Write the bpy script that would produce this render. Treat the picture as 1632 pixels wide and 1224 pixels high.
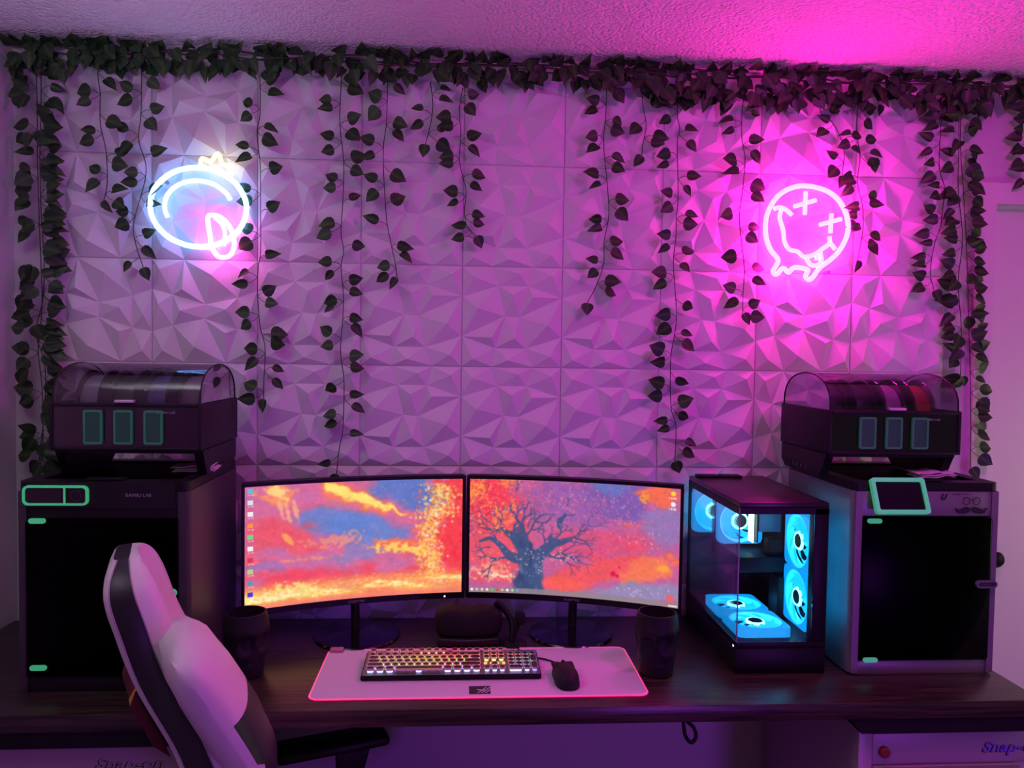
import bpy, bmesh, math, random
import numpy as np
from mathutils import Vector, Matrix, Euler

for o in list(bpy.data.objects): bpy.data.objects.remove(o)
scene = bpy.context.scene
COL = scene.collection
PI = math.pi

# ------------------------------------------------------------------ camera
cam_data = bpy.data.cameras.new('camera'); cam = bpy.data.objects.new('camera', cam_data); COL.objects.link(cam)
cam_data.sensor_width = 36.0; cam_data.lens = 1226.0/1632.0*36.0; cam_data.clip_start = 0.02
right = Vector((0.99772, -0.06576, 0.01526)); up = Vector((-0.01273, 0.03874, 0.99917)); fwd = Vector((0.06629, 0.99708, -0.03781))
cam.matrix_world = Matrix(((right.x, up.x, -fwd.x, 0.0), (right.y, up.y, -fwd.y, -2.3507), (right.z, up.z, -fwd.z, 1.5631), (0, 0, 0, 1)))
scene.camera = cam

# ------------------------------------------------------------------ world, large lights, exposure
world = bpy.data.worlds.new('world'); scene.world = world; world.use_nodes = True
bg = world.node_tree.nodes['Background']; bg.inputs[0].default_value = (0.54, 0.33, 0.55, 1); bg.inputs[1].default_value = 0.12
def area(name, loc, target, size, col, power):
    d = bpy.data.lights.new(name, 'AREA'); d.shape = 'DISK'; d.size = size; d.color = col; d.energy = power
    o = bpy.data.objects.new(name, d); COL.objects.link(o); o.location = loc
    o.rotation_euler = (Vector(target)-Vector(loc)).to_track_quat('-Z', 'Y').to_euler()
    return o
area('hall_light', (2.65, -0.62, 1.1), (1.90, 0, 0.9), 0.5, (1.0, 1.0, 0.62), 2.6)
bl = area('added_ceiling_fill', (-0.95, -1.35, 2.05), (-0.94, -1.34, 2.44), 0.3, (0.86, 0.84, 1.0), 7.5); bl.data.spread = math.radians(165)  # added out of view to brighten the left part of the ceiling
area('purple_room_light', (1.5, -3.4, 0.45), (0.9, -0.5, 0.7), 0.5, (0.40, 0.05, 0.95), 16.0)
d = bpy.data.lights.new('added_magenta_fill', 'POINT'); d.shadow_soft_size = 0.07; d.color = (1.0, 0.04, 0.84); d.energy = 17.0  # unseen light added for the pink wash that the neon alone lacks
o = bpy.data.objects.new('added_magenta_fill', d); COL.objects.link(o); o.location = (1.15, -1.30, 2.31)
scene.view_settings.view_transform = 'Standard'; scene.view_settings.look = 'None'
scene.view_settings.exposure = 0.2; scene.view_settings.gamma = 1.0; scene.view_settings.use_curve_mapping = False

# ------------------------------------------------------------------ materials
MATS = {}
def mat(name, col=(0.5, 0.5, 0.5), rough=0.5, metal=0.0, emit=None, strength=0.0, var=0.06, scale=30.0, bump=0.0, bscale=200.0, coat=0.0, spec=None):
    m = bpy.data.materials.new(name); m.use_nodes = True; nt = m.node_tree; p = nt.nodes['Principled BSDF']
    p.inputs['Roughness'].default_value = rough; p.inputs['Metallic'].default_value = metal
    if coat: p.inputs['Coat Weight'].default_value = coat
    if spec is not None: p.inputs['Specular IOR Level'].default_value = spec
    tc = nt.nodes.new('ShaderNodeTexCoord')
    if var > 0:
        n = nt.nodes.new('ShaderNodeTexNoise'); n.inputs['Scale'].default_value = scale; n.inputs['Detail'].default_value = 3
        r = nt.nodes.new('ShaderNodeMix'); r.data_type = 'RGBA'
        r.inputs[6].default_value = tuple(c*(1-var) for c in col)+(1,); r.inputs[7].default_value = tuple(min(1, c*(1+var)) for c in col)+(1,)
        nt.links.new(tc.outputs['Object'], n.inputs['Vector']); nt.links.new(n.outputs['Fac'], r.inputs[0]); nt.links.new(r.outputs[2], p.inputs['Base Color'])
    else: p.inputs['Base Color'].default_value = tuple(col)+(1,)
    if bump > 0:
        n2 = nt.nodes.new('ShaderNodeTexNoise'); n2.inputs['Scale'].default_value = bscale; n2.inputs['Detail'].default_value = 4
        b = nt.nodes.new('ShaderNodeBump'); b.inputs['Strength'].default_value = bump; b.inputs['Distance'].default_value = 0.004
        nt.links.new(tc.outputs['Object'], n2.inputs['Vector']); nt.links.new(n2.outputs['Fac'], b.inputs['Height']); nt.links.new(b.outputs['Normal'], p.inputs['Normal'])
    if emit:
        p.inputs['Emission Color'].default_value = tuple(emit)+(1,); p.inputs['Emission Strength'].default_value = strength
    MATS[name] = m; return m
def glass_mat(name, tint, gloss=0.08, rough=0.03, grazing=0.5):
    """thin see-through plastic or glass: clear tint plus a mirror layer that grows at grazing angles"""
    m = bpy.data.materials.new(name); m.use_nodes = True; nt = m.node_tree
    for n in list(nt.nodes): nt.nodes.remove(n)
    out = nt.nodes.new('ShaderNodeOutputMaterial'); mx = nt.nodes.new('ShaderNodeMixShader')
    t = nt.nodes.new('ShaderNodeBsdfTransparent'); t.inputs[0].default_value = tuple(tint)+(1,)
    g = nt.nodes.new('ShaderNodeBsdfGlossy'); g.inputs['Roughness'].default_value = rough; g.inputs['Color'].default_value = (0.9, 0.9, 0.9, 1)
    lw = nt.nodes.new('ShaderNodeLayerWeight'); lw.inputs['Blend'].default_value = 0.25
    mr = nt.nodes.new('ShaderNodeMapRange'); mr.inputs['To Min'].default_value = gloss; mr.inputs['To Max'].default_value = grazing
    nt.links.new(lw.outputs['Fresnel'], mr.inputs['Value']); nt.links.new(mr.outputs['Result'], mx.inputs[0])
    nt.links.new(t.outputs[0], mx.inputs[1]); nt.links.new(g.outputs[0], mx.inputs[2]); nt.links.new(mx.outputs[0], out.inputs[0])
    MATS[name] = m; return m
def emit_mat(name, col, strength): return mat(name, (0.6, 0.6, 0.6), 0.4, emit=col, strength=strength, var=0.0)

M_panel = mat('white_panel_plastic', (0.74, 0.73, 0.74), 0.55, var=0.02, spec=0.3)
M_wall = mat('painted_wall', (0.62, 0.60, 0.60), 0.8, var=0.03, scale=6, bump=0.15, bscale=120)
M_trimw = mat('white_trim_paint', (0.72, 0.70, 0.68), 0.45, var=0.02)
M_door = mat('door_paint', (0.74, 0.72, 0.68), 0.55, var=0.02, scale=4)
M_floor = mat('carpet_floor', (0.10, 0.09, 0.09), 0.9, var=0.2, scale=300, bump=0.3)
M_blackp = mat('black_plastic', (0.010, 0.009, 0.011), 0.42, var=0.1, spec=0.2)
M_blackm = mat('black_matte', (0.013, 0.011, 0.013), 0.75, var=0.1, spec=0.2)
M_gloss = mat('black_gloss', (0.006, 0.005, 0.007), 0.12, var=0.0)
M_dgrey = mat('dark_grey_plastic', (0.045, 0.038, 0.045), 0.48, var=0.06, bump=0.05, bscale=600)
M_dgrey2 = mat('charcoal_plastic', (0.016, 0.013, 0.018), 0.5, var=0.06, spec=0.2)
M_alu = mat('silver_aluminium', (0.22, 0.21, 0.23), 0.42, metal=0.3, var=0.03)
M_chest = mat('chest_enamel', (0.42, 0.36, 0.38), 0.38, var=0.02)
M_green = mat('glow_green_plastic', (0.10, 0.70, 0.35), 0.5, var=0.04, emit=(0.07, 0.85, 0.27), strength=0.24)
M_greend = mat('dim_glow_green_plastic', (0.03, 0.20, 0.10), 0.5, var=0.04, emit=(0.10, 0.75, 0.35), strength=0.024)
M_white = mat('white_plastic', (0.75, 0.74, 0.74), 0.45, var=0.02)
M_paper = mat('white_paper', (0.72, 0.68, 0.70), 0.8, var=0.03, bump=0.1, bscale=60)
M_leath = mat('white_leatherette', (0.70, 0.68, 0.66), 0.42, var=0.02, bump=0.10, bscale=500)
M_leathb = mat('black_leatherette', (0.018, 0.015, 0.018), 0.38, var=0.06, bump=0.10, bscale=500)
M_stitch = mat('grey_stitching', (0.35, 0.33, 0.33), 0.7, var=0.0)
M_maroon = mat('maroon_fabric', (0.10, 0.012, 0.02), 0.85, var=0.15, bump=0.2, bscale=400)
M_gold = mat('golden_yellow_fabric', (0.62, 0.33, 0.02), 0.75, var=0.06, bump=0.15, bscale=300)
M_ink = mat('dark_print', (0.012, 0.010, 0.016), 0.6, var=0.0)
M_inkl = mat('pale_print', (0.30, 0.27, 0.33), 0.6, var=0.0)
M_red = mat('dark_red_plastic', (0.22, 0.02, 0.02), 0.4, var=0.05)
M_stem = mat('vine_stem', (0.035, 0.03, 0.018), 0.7, var=0.15)
M_glass = glass_mat('clear_case_glass', (0.92, 0.94, 0.95), 0.05, 0.01, 0.45)
M_doorglass = glass_mat('dark_tinted_glass', (0.06, 0.06, 0.07), 0.002, 0.30, 0.06)
M_lid = glass_mat('smoky_clear_plastic', (0.50, 0.46, 0.52), 0.07, 0.05, 0.55)
M_acryl = glass_mat('clear_acrylic', (0.97, 0.97, 0.97), 0.02, 0.02, 0.3)

# ceiling with a coarse sprayed texture
def ceiling_mat():
    m = mat('popcorn_ceiling', (0.84, 0.83, 0.84), 0.9, var=0.0); nt = m.node_tree; p = nt.nodes['Principled BSDF']
    tc = nt.nodes.new('ShaderNodeTexCoord'); v = nt.nodes.new('ShaderNodeTexVoronoi'); v.inputs['Scale'].default_value = 95; v.feature = 'F1'
    n = nt.nodes.new('ShaderNodeTexNoise'); n.inputs['Scale'].default_value = 130; n.inputs['Detail'].default_value = 3
    a = nt.nodes.new('ShaderNodeMath'); a.operation = 'SUBTRACT'
    b = nt.nodes.new('ShaderNodeBump'); b.inputs['Strength'].default_value = 1.0; b.inputs['Distance'].default_value = 0.009
    nt.links.new(tc.outputs['Object'], v.inputs['Vector']); nt.links.new(tc.outputs['Object'], n.inputs['Vector'])
    nt.links.new(n.outputs['Fac'], a.inputs[0]); nt.links.new(v.outputs['Distance'], a.inputs[1]); nt.links.new(a.outputs[0], b.inputs['Height'])
    nt.links.new(b.outputs['Normal'], p.inputs['Normal']); return m
M_ceil = ceiling_mat()
# black-stained wood with grain along x
def wood_mat():
    m = mat('black_stained_wood', (0.02, 0.014, 0.012), 0.32, var=0.0); nt = m.node_tree; p = nt.nodes['Principled BSDF']
    tc = nt.nodes.new('ShaderNodeTexCoord'); mp = nt.nodes.new('ShaderNodeMapping'); mp.inputs['Scale'].default_value = (1.2, 30, 30)
    n = nt.nodes.new('ShaderNodeTexNoise'); n.inputs['Scale'].default_value = 4; n.inputs['Detail'].default_value = 6; n.inputs['Distortion'].default_value = 0.6
    cr = nt.nodes.new('ShaderNodeValToRGB'); cr.color_ramp.elements[0].position = 0.35; cr.color_ramp.elements[0].color = (0.010, 0.007, 0.006, 1)
    cr.color_ramp.elements[1].position = 0.72; cr.color_ramp.elements[1].color = (0.075, 0.050, 0.036, 1)
    b = nt.nodes.new('ShaderNodeBump'); b.inputs['Strength'].default_value = 0.25; b.inputs['Distance'].default_value = 0.002
    nt.links.new(tc.outputs['Object'], mp.inputs[0]); nt.links.new(mp.outputs[0], n.inputs['Vector']); nt.links.new(n.outputs['Fac'], cr.inputs[0])
    nt.links.new(cr.outputs[0], p.inputs['Base Color']); nt.links.new(n.outputs['Fac'], b.inputs['Height']); nt.links.new(b.outputs['Normal'], p.inputs['Normal'])
    return m
M_wood = wood_mat()
# leaf: dark green with a yellower midrib, slightly translucent
def leaf_mat():
    m = bpy.data.materials.new('ivy_leaf'); m.use_nodes = True; nt = m.node_tree; p = nt.nodes['Principled BSDF']
    tc = nt.nodes.new('ShaderNodeTexCoord'); sp = nt.nodes.new('ShaderNodeSeparateXYZ'); ab = nt.nodes.new('ShaderNodeMath'); ab.operation = 'ABSOLUTE'
    n = nt.nodes.new('ShaderNodeTexNoise'); n.inputs['Scale'].default_value = 5.0; ad = nt.nodes.new('ShaderNodeMath'); ad.operation = 'MULTIPLY_ADD'
    oi = nt.nodes.new('ShaderNodeObjectInfo'); ad.inputs[1].default_value = 0.22
    cr = nt.nodes.new('ShaderNodeValToRGB'); e = cr.color_ramp.elements
    e[0].position = 0.10; e[0].color = (0.085, 0.13, 0.03, 1); e[1].position = 0.24; e[1].color = (0.020, 0.070, 0.022, 1)
    nt.links.new(tc.outputs['Object'], sp.inputs[0]); nt.links.new(sp.outputs[0], ab.inputs[0]); nt.links.new(tc.outputs['Object'], n.inputs['Vector'])
    nt.links.new(n.outputs['Fac'], ad.inputs[0]); nt.links.new(ab.outputs[0], ad.inputs[2]); nt.links.new(ad.outputs[0], cr.inputs[0])
    nt.links.new(cr.outputs[0], p.inputs['Base Color']); p.inputs['Roughness'].default_value = 0.45
    tr = nt.nodes.new('ShaderNodeBsdfTranslucent'); nt.links.new(cr.outputs[0], tr.inputs[0])
    mx = nt.nodes.new('ShaderNodeMixShader'); mx.inputs[0].default_value = 0.25
    nt.links.new(p.outputs[0], mx.inputs[1]); nt.links.new(tr.outputs[0], mx.inputs[2]); nt.links.new(mx.outputs[0], nt.nodes['Material Output'].inputs[0])
    return m
M_leaf = leaf_mat()
M_leaf_plain = mat('ivy_leaf_plain', (0.022, 0.072, 0.022), 0.45, var=0.35, scale=40)
M_neonpink = emit_mat('neon_tube_pink', (1.0, 0.0075, 0.48), 80.0)
M_neonblue = emit_mat('neon_tube_ice_blue', (0.13, 0.42, 1.0), 6.8)
M_neonyel = emit_mat('neon_tube_yellow', (1.0, 0.84, 0.12), 4.5)
M_neonrose = emit_mat('neon_tube_rose', (1.0, 0.05, 0.60), 16.0)
M_cyan = emit_mat('cyan_lit_fan_plastic', (0.0, 0.36, 0.90), 2.2)
M_cyanb = emit_mat('cyan_led_ring', (0.10, 0.85, 1.0), 8.0)
M_ram = emit_mat('white_green_led_bar', (0.75, 1.0, 0.70), 4.0)
M_padled = emit_mat('red_pink_led_edge', (1.0, 0.0, 0.14), 0.9)
M_violet = emit_mat('violet_led', (0.25, 0.03, 1.0), 4.0)
M_dotled = emit_mat('blue_white_dot_led', (0.45, 0.5, 1.0), 3.0)

# ------------------------------------------------------------------ mesh helpers
class MB:
    """collects polygons; build() links them as one mesh object"""
    def __init__(s): s.v = []; s.f = []; s.m = []
    def add(s, v, f, mi=0):
        b = len(s.v); s.v += [tuple(p) for p in v]; s.f += [tuple(b+i for i in q) for q in f]; s.m += [mi]*len(f); return s
    def box(s, x0, x1, y0, y1, z0, z1, mi=0):
        v = [(x, y, z) for x in (x0, x1) for y in (y0, y1) for z in (z0, z1)]
        return s.add(v, [(0, 1, 3, 2), (4, 6, 7, 5), (0, 4, 5, 1), (2, 3, 7, 6), (0, 2, 6, 4), (1, 5, 7, 3)], mi)
    def rbox(s, x0, x1, y0, y1, z0, z1, r=0.005, seg=2, axis=None, mi=0):
        bm = bmesh.new(); bmesh.ops.create_cube(bm, size=1.0)
        for v in bm.verts: v.co = Vector(((x0+x1)/2+v.co.x*(x1-x0), (y0+y1)/2+v.co.y*(y1-y0), (z0+z1)/2+v.co.z*(z1-z0)))
        ed = []
        for e in bm.edges:
            d = (e.verts[1].co-e.verts[0].co); k = max(range(3), key=lambda i: abs(d[i]))
            if axis is None or k == axis: ed.append(e)
        bmesh.ops.bevel(bm, geom=ed, offset=r, segments=seg, profile=0.5, affect='EDGES')
        return s.addbm(bm, mi)
    def addbm(s, bm, mi=0):
        bm.verts.ensure_lookup_table(); bm.verts.index_update()
        s.add([v.co[:] for v in bm.verts], [[v.index for v in f.verts] for f in bm.faces], mi); bm.free(); return s
    def tube(s, pts, r, n=8, closed=False, mi=0, cap=True):
        pts = [Vector(p) for p in pts]; N = len(pts); rs = r if isinstance(r, (list, tuple)) else [r]*N
        tang = []
        for i in range(N):
            a = pts[(i-1) % N] if (closed or i > 0) else pts[i]; b = pts[(i+1) % N] if (closed or i < N-1) else pts[i]
            t = (b-a); tang.append(t.normalized() if t.length > 1e-9 else Vector((0, 0, 1)))
        ref = Vector((0, 1, 0)) if abs(tang[0].y) < 0.9 else Vector((1, 0, 0))
        u = tang[0].cross(ref).normalized(); v = []; f = []
        for i in range(N):
            u = (u-tang[i]*u.dot(tang[i])); u = u.normalized() if u.length > 1e-6 else tang[i].orthogonal().normalized()
            w = tang[i].cross(u)
            for k in range(n):
                a = 2*PI*k/n; v.append(pts[i]+(u*math.cos(a)+w*math.sin(a))*rs[i])
        M = N if closed else N-1
        for i in range(M):
            j = (i+1) % N
            for k in range(n): f.append((i*n+k, i*n+(k+1) % n, j*n+(k+1) % n, j*n+k))
        if cap and not closed: f.append(tuple(range(n-1, -1, -1))); f.append(tuple((N-1)*n+k for k in range(n)))
        return s.add(v, f, mi)
    def lathe(s, prof, n=24, c=(0, 0, 0), mi=0, axis='z', a0=0.0, a1=2*PI):
        full = abs(a1-a0-2*PI) < 1e-6; cols = n if full else n+1; v = []; f = []; P = len(prof)
        for k in range(cols):
            a = a0+(a1-a0)*k/n; ca, sa = math.cos(a), math.sin(a)
            for r, h in prof:
                q = (r*ca, r*sa, h) if axis == 'z' else ((h, r*ca, r*sa) if axis == 'x' else (r*ca, h, r*sa))
                v.append((c[0]+q[0], c[1]+q[1], c[2]+q[2]))
        for k in range(n):
            k2 = (k+1) % cols
            for i in range(P-1): f.append((k*P+i, k2*P+i, k2*P+i+1, k*P+i+1))
        return s.add(v, f, mi)
    def prism(s, poly, d0, d1, plane='xz', mi=0):
        """poly in the plane, extruded along the third axis from d0 to d1"""
        def q(a, b, d): return {'xz': (a, d, b), 'xy': (a, b, d), 'yz': (d, a, b)}[plane]
        n = len(poly); v = [q(a, b, d0) for a, b in poly]+[q(a, b, d1) for a, b in poly]
        f = [tuple(range(n)), tuple(range(2*n-1, n-1, -1))]+[(i, n+i, n+(i+1) % n, (i+1) % n) for i in range(n)]
        return s.add(v, f, mi)
    def frame(s, outer, inner, d0, d1, plane='xz', mi=0):
        """ring between two outlines with the same number of points"""
        def q(a, b, d): return {'xz': (a, d, b), 'xy': (a, b, d), 'yz': (d, a, b)}[plane]
        n = len(outer); v = []
        for d in (d0, d1):
            for L in (outer, inner): v += [q(a, b, d) for a, b in L]
        f = []
        for i in range(n):
            j = (i+1) % n
            f += [(i, j, n+j, n+i), (2*n+i, 3*n+i, 3*n+j, 2*n+j), (i, 2*n+i, 2*n+j, j), (n+i, n+j, 3*n+j, 3*n+i)]
        return s.add(v, f, mi)
    def xf(s, M): s.v = [tuple(M @ Vector(p)) for p in s.v]; return s
    def mesh(s, name, mats, smooth=None):
        me = bpy.data.meshes.new(name); me.from_pydata(s.v, [], s.f)
        for m in (mats if isinstance(mats, (list, tuple)) else [mats]): me.materials.append(m)
        if any(s.m): me.polygons.foreach_set('material_index', s.m)
        bm = bmesh.new(); bm.from_mesh(me); bmesh.ops.recalc_face_normals(bm, faces=bm.faces); bm.to_mesh(me); bm.free()
        if smooth: me.shade_smooth(); me.set_sharp_from_angle(angle=math.radians(smooth))
        return me
    def build(s, name, mats, parent=None, smooth=None):
        return link(name, s.mesh(name, mats, smooth), parent)
def link(name, data, parent=None, loc=None):
    o = bpy.data.objects.new(name, data); COL.objects.link(o)
    if parent is not None: o.parent = parent
    if loc is not None: o.location = loc
    return o
def tag(o, label=None, cat=None, group=None, kind=None):
    if label: o['label'] = label
    if cat: o['category'] = cat
    if group: o['group'] = group
    if kind: o['kind'] = kind
    return o
def thing(name, loc, label, cat, group=None, rz=0.0):
    e = bpy.data.objects.new(name, None); e.empty_display_size = 0.05; COL.objects.link(e); e.location = loc; e.rotation_euler = (0, 0, rz)
    return tag(e, label, cat, group)
def rrect(cx, cz, w, h, r, n=4):
    r = min(r, w/2, h/2); out = []
    for qx, qz, a0 in ((1, 1, 0), (-1, 1, 90), (-1, -1, 180), (1, -1, 270)):
        for k in range(n+1):
            a = math.radians(a0+90*k/n); out.append((cx+qx*(w/2-r)+r*math.cos(a), cz+qz*(h/2-r)+r*math.sin(a)))
    return out
def catmull(P, sub=5, closed=False):
    P = [Vector(p) for p in P]; n = len(P); out = []
    for i in range(n if closed else n-1):
        p1, p2 = P[i], P[(i+1) % n]
        p0 = P[(i-1) % n] if (closed or i > 0) else p1*2-p2; p3 = P[(i+2) % n] if (closed or i+2 < n) else p2*2-p1
        for k in range(sub):
            t = k/sub; out.append(0.5*((2*p1)+(p2-p0)*t+(2*p0-5*p1+4*p2-p3)*t*t+(3*p1-p0-3*p2+p3)*t*t*t))
    if not closed: out.append(P[-1])
    return out
def lettering(body, size, mats, parent, name='lettering', loc=(0, 0, 0), rot=(PI/2, 0, 0), shear=0.0, bold=0.0, ext=0.0004, align='LEFT', smear=1.0):
    c = bpy.data.curves.new('text', 'FONT'); c.body = body; c.size = size; c.shear = shear; c.offset = bold; c.extrude = ext; c.align_x = align; c.align_y = 'CENTER'; c.resolution_u = 3
    t = bpy.data.objects.new('text', c); COL.objects.link(t)
    dg = bpy.context.evaluated_depsgraph_get(); me = bpy.data.meshes.new_from_object(t.evaluated_get(dg)); bpy.data.objects.remove(t)
    me.materials.clear(); me.materials.append(mats)
    o = link(name, me, parent, loc); o.rotation_euler = rot; o.scale = (smear, 1, 1); return o
STRANDS = {
  'a': [[-1.219,2.399],[-1.217,2.267],[-1.215,2.125],[-1.211,1.983],[-1.21,1.84],[-1.207,1.715],[-1.208,1.625],[-1.216,1.552],[-1.209,1.444],[-1.207,1.298],[-1.211,1.225]],
  'b': [[-1.202,2.391],[-1.207,2.232],[-1.208,2.09],[-1.204,1.948],[-1.2,1.805],[-1.206,1.697],[-1.222,1.606],[-1.198,1.516],[-1.203,1.389],[-1.218,1.234]],
  'c': [[-1.043,2.388],[-1.049,2.347],[-1.04,2.291],[-1.04,2.264],[-1.041,2.202],[-1.027,2.132],[-1.021,2.042],[-1.031,1.988]],
  'd': [[-0.925,2.393],[-0.929,2.242],[-0.934,2.165],[-0.912,2.073],[-0.949,1.93],[-0.944,1.865],[-0.921,1.799]],
  'e': [[-0.593,2.362],[-0.593,2.254],[-0.6,2.196],[-0.59,2.101],[-0.59,1.983],[-0.59,1.855],[-0.595,1.81],[-0.597,1.736],[-0.591,1.636],[-0.576,1.572],[-0.578,1.47],[-0.579,1.422]],
  'f': [[-0.358,2.389],[-0.364,2.244],[-0.354,2.153],[-0.35,2.099],[-0.353,2.008],[-0.358,1.916],[-0.349,1.861],[-0.356,1.815],[-0.35,1.732],[-0.351,1.658],[-0.356,1.566],[-0.346,1.482],[-0.347,1.38],[-0.349,1.324],[-0.358,1.277],[-0.366,1.202]],
  'g': [[-0.225,2.403],[-0.228,2.249],[-0.236,2.166],[-0.233,2.066],[-0.225,1.956],[-0.213,1.892],[-0.198,1.828],[-0.192,1.785]],
  'h': [[-0.101,2.362],[-0.093,2.299],[-0.098,2.244],[-0.113,2.178]],
  'i': [[-0.005,2.348],[-0.015,2.289],[-0.01,2.216],[-0.013,2.137],[-0.003,2.091],[0.008,2.046],[0.004,1.981],[0.014,1.94],[0.04,1.915]],
  'j': [[0.422,2.41],[0.423,2.29],[0.417,2.197],[0.431,2.067],[0.437,1.983],[0.425,1.908],[0.424,1.842],[0.403,1.776],[0.377,1.723]],
  'k': [[0.527,2.377],[0.535,2.313],[0.545,2.257],[0.535,2.201],[0.534,2.167]],
  'l': [[0.646,2.391],[0.64,2.298],[0.647,2.251],[0.64,2.204],[0.648,2.055],[0.644,1.979],[0.643,1.923],[0.637,1.847],[0.652,1.696],[0.646,1.629],[0.636,1.572],[0.636,1.505],[0.642,1.409],[0.657,1.352],[0.655,1.246]],
  'm': [[0.843,2.361],[0.839,2.305],[0.839,2.23],[0.85,2.164],[0.847,2.079],[0.839,1.994],[0.847,1.909],[0.857,1.833],[0.857,1.757],[0.857,1.7]],
  'n': [[1.074,2.351],[1.089,2.306],[1.113,2.292],[1.138,2.255],[1.161,2.203],[1.158,2.127]],
  'o': [[1.198,2.346],[1.198,2.28],[1.197,2.251],[1.209,2.185],[1.206,2.109],[1.226,2.033],[1.225,1.957],[1.212,1.87]],
  'p': [[1.467,2.346],[1.466,2.174],[1.483,2.098],[1.477,2.031],[1.477,1.982],[1.459,1.924],[1.446,1.837],[1.46,1.783]],
  'q': [[1.515,2.424],[1.527,2.253],[1.527,2.099],[1.545,1.945],[1.54,1.81],[1.556,1.674],[1.556,1.517]],
  'r': [[1.533,2.425],[1.531,2.253],[1.547,2.061],[1.563,1.868],[1.58,1.674],[1.594,1.478],[1.6,1.232]],
  's': [[1.743,2.433],[1.753,2.299],[1.759,2.106]],
}
SMILEY = {
  'outline': [[0.959,1.862],[0.951,1.876],[0.936,1.892],[0.923,1.92],[0.917,1.951],[0.918,1.988],[0.929,2.022],[0.95,2.054],[0.979,2.076],[1.013,2.088],[1.042,2.09],[1.078,2.085],[1.11,2.074],[1.14,2.053],[1.16,2.025],[1.172,1.995],[1.175,1.957],[1.166,1.926],[1.148,1.894],[1.123,1.869],[1.095,1.848],[1.081,1.832],[1.068,1.813],[1.056,1.807],[1.046,1.817],[1.053,1.835],[1.04,1.84],[1.014,1.843],[1.002,1.837],[0.992,1.827],[0.98,1.838],[0.97,1.837],[0.96,1.824],[0.95,1.821],[0.944,1.831],[0.952,1.846]],
  'e1': [[1.039,2.073],[1.038,2.003]],
  'e2': [[1.004,2.027],[1.072,2.048]],
  'e3': [[1.122,2.009],[1.12,1.95]],
  'e4': [[1.086,1.974],[1.153,1.993]],
  'm1': [[0.942,2.018],[0.959,2.023],[0.977,2.018],[0.998,2.001]],
  'm2': [[0.965,2.018],[0.96,1.992],[0.972,1.955],[0.977,1.921],[0.993,1.897],[1.019,1.891],[1.039,1.876],[1.071,1.883],[1.096,1.901],[1.118,1.919],[1.117,1.94]],
  'm3': [[1.117,1.925],[1.137,1.9]],
  't1': [[1.046,1.872],[1.061,1.852],[1.082,1.851],[1.094,1.865],[1.09,1.893]],
  't2': [[1.079,1.882],[1.08,1.866]],
}
RING_SIGN = {
  'ring': [[-0.628,1.963],[-0.632,1.946],[-0.639,1.929],[-0.649,1.913],[-0.662,1.899],[-0.677,1.887],[-0.695,1.877],[-0.714,1.869],[-0.734,1.864],[-0.756,1.862],[-0.777,1.863],[-0.798,1.866],[-0.818,1.873],[-0.837,1.881],[-0.854,1.892],[-0.868,1.905],[-0.881,1.92],[-0.89,1.936],[-0.896,1.953],[-0.899,1.971],[-0.898,1.989],[-0.895,2.006],[-0.888,2.023],[-0.878,2.038],[-0.865,2.052],[-0.849,2.065],[-0.832,2.075],[-0.813,2.082],[-0.793,2.087],[-0.772,2.089],[-0.75,2.089],[-0.729,2.085],[-0.709,2.079],[-0.69,2.071],[-0.673,2.06],[-0.658,2.047],[-0.646,2.032],[-0.637,2.016],[-0.63,1.999],[-0.627,1.981]],
  'arc1': [[-0.85,1.946],[-0.855,1.956],[-0.858,1.967],[-0.859,1.977],[-0.858,1.988],[-0.855,1.998],[-0.851,2.008],[-0.844,2.017],[-0.837,2.026],[-0.827,2.033],[-0.817,2.04],[-0.805,2.045],[-0.793,2.049],[-0.78,2.051],[-0.767,2.052],[-0.754,2.051],[-0.74,2.049],[-0.728,2.046],[-0.716,2.041],[-0.705,2.034],[-0.695,2.027],[-0.686,2.019],[-0.679,2.01],[-0.674,2.0]],
  'arc2': [[-0.808,1.957],[-0.811,1.964],[-0.813,1.972],[-0.812,1.979],[-0.81,1.987],[-0.806,1.993],[-0.8,1.999],[-0.793,2.004],[-0.785,2.008],[-0.776,2.011],[-0.766,2.012],[-0.756,2.012],[-0.746,2.01],[-0.736,2.007],[-0.728,2.003],[-0.721,1.998],[-0.715,1.992],[-0.71,1.985]],
  'crown': [[-0.758,2.094],[-0.753,2.116],[-0.729,2.108],[-0.708,2.132],[-0.696,2.102],[-0.67,2.096],[-0.678,2.075]],
  'drop': [[-0.737,1.946],[-0.731,1.897],[-0.726,1.863],[-0.711,1.838],[-0.692,1.833],[-0.672,1.841],[-0.662,1.868],[-0.665,1.899],[-0.68,1.929],[-0.702,1.949],[-0.723,1.954]],
  'dropline': [[-0.717,1.947],[-0.699,1.932],[-0.689,1.907],[-0.691,1.867]],
}
# ------------------------------------------------------------------ the room
CEIL = 2.44; XL = -1.306
floor = tag(MB().box(-1.5, 3.2, -4.6, 0.15, -0.06, 0.0).build('floor', M_floor), 'dark carpeted floor under the desk', kind='structure')
ceil = tag(MB().box(-1.5, 3.2, -4.6, 0.15, CEIL, CEIL+0.06).build('ceiling', M_ceil), 'sprayed popcorn-textured ceiling washed in magenta light', kind='structure')
wl = tag(MB().box(XL-0.12, XL, -4.6, 0.12, 0, CEIL).build('wall_left', M_wall), 'plain painted left wall at the corner', kind='structure')
DX0, DX1, DZ = 1.676, 2.49, 2.062
wb = MB().box(XL, DX0, 0.0, 0.12, 0, CEIL).box(DX0, DX1, 0.0, 0.12, DZ, CEIL).box(DX1, 3.1, 0.0, 0.12, 0, CEIL).build('wall_back', M_wall)
tag(wb, 'back wall clad in white faceted relief panels', kind='structure')
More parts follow.
